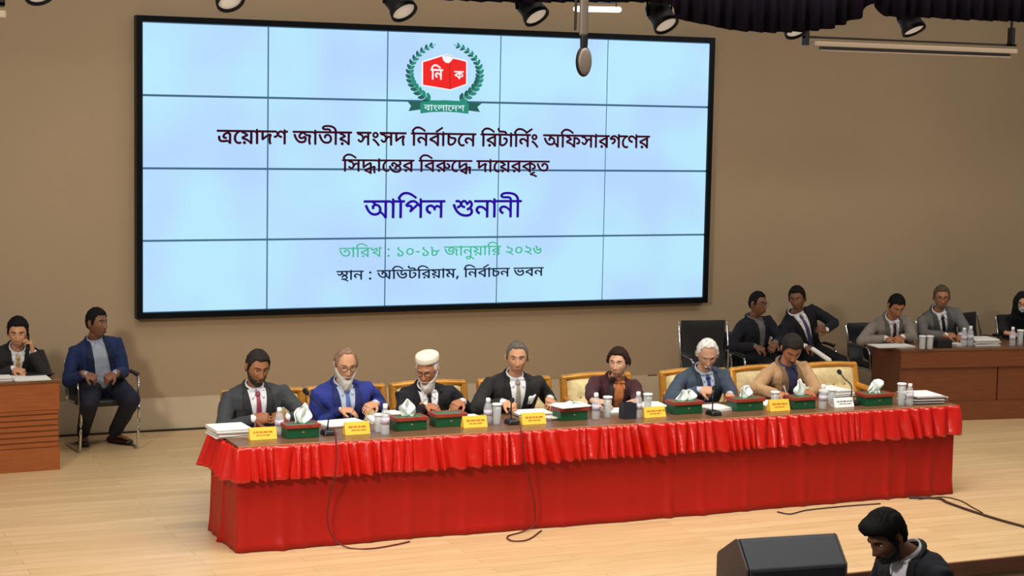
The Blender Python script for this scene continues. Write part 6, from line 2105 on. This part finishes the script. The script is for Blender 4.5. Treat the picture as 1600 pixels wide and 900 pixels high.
# two dark suits by the wall
j3 = seated(label='man in dark suit with spectacles by the wall looking to the right', skin='dark', hpx=(1184, 475), hY=-0.66, face=(52, 0, 0), hk=1.02,
            pel=(6.36, -0.52), tyaw=16, wk=1.06, coat='ink', shirt='grey', vbot=0.02, vtop=0.055, vlow=0.03, hairmat='black', glasses=True, lapel=True,
            hair=dict(front=0.62, temple=0.46, top=0.012, sidethick=0.008),
            armL=dict(hand=at(1190, 545, -0.98), f=(0.75, -0.55, -0.3), n=(0.1, 0.4, -0.9), curl=0.6, pole=(-0.9, 0.3, -0.5)),
            armR=dict(hand=at(1208, 540, -0.98), f=(-0.7, -0.6, -0.3), n=(-0.1, 0.4, -0.9), curl=0.6, pole=(0.9, 0.3, -0.5)))
j4 = seated(label='man in dark suit and steel blue tie leaning sideways with a rolled paper', skin='dark', hpx=(1246, 467), hY=-0.70, face=(-14, 8, -6), hk=1.06,
            pel=(7.06, -0.50), tyaw=10, wk=1.06, coat='ink', shirt='white', tie='steel', vbot=0.02, vtop=0.07, hairmat='black',
            hair=dict(front=0.60, temple=0.44, top=0.016, sidethick=0.008),
            armL=dict(hand=at(1268, 545, -1.00), f=(0.6, -0.7, -0.3), n=(0.2, 0.3, -0.9), curl=1.0, pole=(-0.8, 0.3, -0.6)),
            armR=dict(hand=at(1284, 514, -0.94), f=(-0.9, -0.3, 0.2), n=(-0.2, 0.85, -0.3), curl=0.9, pole=(0.95, 0.2, -0.1)))
a, b = np.array(at(1270, 545, -1.08)), np.array(at(1296, 563, -1.20))
o = MB().sweep([a, a*0.5+b*0.5, b], [0.022, 0.024, 0.025], 16, caps=1).obj('rolled_paper', M_paper, smooth=True, origin=tuple(a*0.5+b*0.5))
tag(o, 'white rolled paper in the hand of the man leaning sideways by the wall', 'paper roll')
# three at the right desk
dd = DR+0.035
j5 = seated(label='man in light grey suit and maroon tie writing at the right desk', skin='mid', hpx=(1400, 478), hY=-1.12, face=(24, 30, 0), hk=1.04,
            pel=(7.90, -0.68), tyaw=0, wk=1.05, coat='lightgrey', shirt='white', tie='maroon', vbot=0.10, vtop=0.065, hairmat='black', knee=0.34, foot=0.06,
            hair=dict(front=0.55, temple=0.42, top=0.014, sidethick=0.008), eye=0.004,
            armL=dict(hand=atz(1395, 530, dd+0.01), f=(0.85, -0.45, -0.1), n=(0.2, 0.2, -1), curl=0.8, pole=(-0.95, 0.2, -0.4)),
            armR=dict(hand=atz(1404, 529, dd+0.03), f=(-0.85, -0.4, -0.1), n=(-0.2, 0.5, -0.8), curl=0.8, pole=(0.9, 0.25, -0.4)))
j6 = seated(label='man in grey suit with spectacles and black tie at the right desk', skin='mid', hpx=(1471, 465), hY=-0.98, face=(8, 6, 0), hk=1.04,
            pel=(8.66, -0.66), tyaw=-4, wk=1.06, coat='midgrey', shirt='white', tie='black', vbot=0.10, vtop=0.06, hairmat='fair', glasses=True, knee=0.34, foot=0.06,
            hair=dict(front=0.62, temple=0.44, top=0.014, sidethick=0.008), beard=dict(th=0.003), beardmat='salt',
            armL=dict(hand=atz(1488, 524, dd+0.03), f=(0.95, -0.25, 0.0), n=(0.1, 0.5, -0.8), curl=0.6, pole=(-0.9, 0.2, -0.4)),
            armR=dict(hand=atz(1500, 527, dd+0.005), f=(-0.6, -0.75, -0.1), n=(-0.1, 0.2, -1), curl=0.5, pole=(0.9, 0.25, -0.4)))
j7 = seated(label='woman in black veil and pale face mask cut by the right edge', skin='light', hpx=(1597, 475), hY=-1.08, face=(4, 2, 0), hk=1.0,
            pel=(9.78, -0.74), tyaw=-8, wk=0.98, coat='veil', shirt='black', vbot=0.3, vtop=0.05, lapel=False, hairmat='black', knee=0.34, foot=0.06, cuff=False, coatname='robe', glasses=True,
            armL=dict(hand=atz(1590, 532, dd+0.01), f=(0.7, -0.65, -0.1), n=(0.1, 0.1, -1), curl=0.5, pole=(-0.8, 0.3, -0.5)),
            armR=dict(hand=atz(1612, 532, dd+0.01), f=(-0.7, -0.65, -0.1), n=(-0.1, 0.1, -1), curl=0.5, pole=(0.8, 0.3, -0.5)))
# veil: shell round the head open at the face, falling on the shoulders
H, Rh, hk, loc, Ls = j7['H'], j7['Rh'], j7['hk'], j7['loc'], j7['Ls']
D, F = head_grid(72, 56)
P_ = head_surf(D, False)
x, y, z = D[:, 0], D[:, 1], D[:, 2]
op = (x/0.60)**2+((z-0.02)/0.60)**2
m_ = np.where(y < 0, smooth01((op-0.85)/0.3), 1.0)
nrm = D/np.array([0.075, 0.096, 0.122])
nrm /= np.linalg.norm(nrm, axis=1)[:, None]
Q = P_+nrm*(-0.018*(1-m_)+0.022*m_)[:, None]
v_ = MB().add((Q*hk) @ Rh.T+H, F)
v_.sweep([H+np.array([0, 0.03, -0.04]), H+np.array([0, 0.03, -0.13]), loc((0, 0.01, 0.47*Ls)), loc((0, 0, 0.38*Ls))], [0.085, 0.095, 0.135, 0.20], 24, flat=[1, 0.95, 0.8, 0.62], ref=(0, 1, 0))
place_mesh('veil', remesh(v_, 0.007, 2, 0.012), mat('cloth_veil', (16, 16, 20), 0.8), j7['root'])
# pale mask over nose and mouth
D2, F2 = head_grid(72, 56)
P2 = head_surf(D2, True)
op = (P2[:, 0]/0.052)**2+((P2[:, 2]+0.062)/0.042)**2
m2 = np.where(D2[:, 1] < -0.2, smooth01((1.05-op)/0.25), 0)
n2 = D2.copy()
Q = P2+n2*(-0.012*(1-m2)+0.007*m2)[:, None]
MB().add((Q*hk) @ Rh.T+H, F2).obj('face_mask', mat('pale_mask', (196, 204, 210), 0.8), j7['root'], True)

# ---- man standing in front of the stage, seen from the side
Y0 = -9.62
Hh = at(1386, 838, Y0)
px_ = Hh[0]+0.10
base = AUD
f_ = np.array([-0.72, 0.25, 0.0])
tyw = -100
lg = [(np.array([px_+0.22, Y0+0.10, base+0.50]), np.array([px_+0.24, Y0+0.11, base+0.105]), np.array([-1, 0.1, 0])),
      (np.array([px_+0.18, Y0-0.10, base+0.50]), np.array([px_+0.28, Y0-0.10, base+0.105]), np.array([-1, 0.05, 0]))]
kk = dict(label='man in dark jacket with bushy black hair and beard standing before the stage looking down', skin='dark', head=Hh, face=(-84, 30, 0), hk=1.0,
          pelvis=(px_+0.30, Y0+0.0, Hh[2]-0.66), base=base, legs=lg, neckoff=(0.115, 0.0, -0.085), tyaw=-78, wk=1.04, coat='ink', shirt='white', vbot=0.20, vtop=0.060, vlow=0.01, hairmat='black', beardmat='black',
          hair=dict(front=0.50, temple=0.36, side=-0.22, nape=-0.55, top=0.030, sidethick=0.016, quiff=0.022), beard=dict(th=0.010, chin=0.01), eye=0.0045,
          armL=dict(hand=(px_-0.24, Y0+0.24, Hh[2]-0.62), f=(-0.8, -0.2, -0.3), n=(0, -0.3, -0.9), curl=0.6, pole=(0.6, 0.5, -0.6)),
          armR=dict(hand=(px_-0.22, Y0-0.20, Hh[2]-0.64), f=(-0.8, 0.2, -0.3), n=(0, 0.3, -0.9), curl=0.6, pole=(0.6, -0.5, -0.6)))
kf = person(kk)
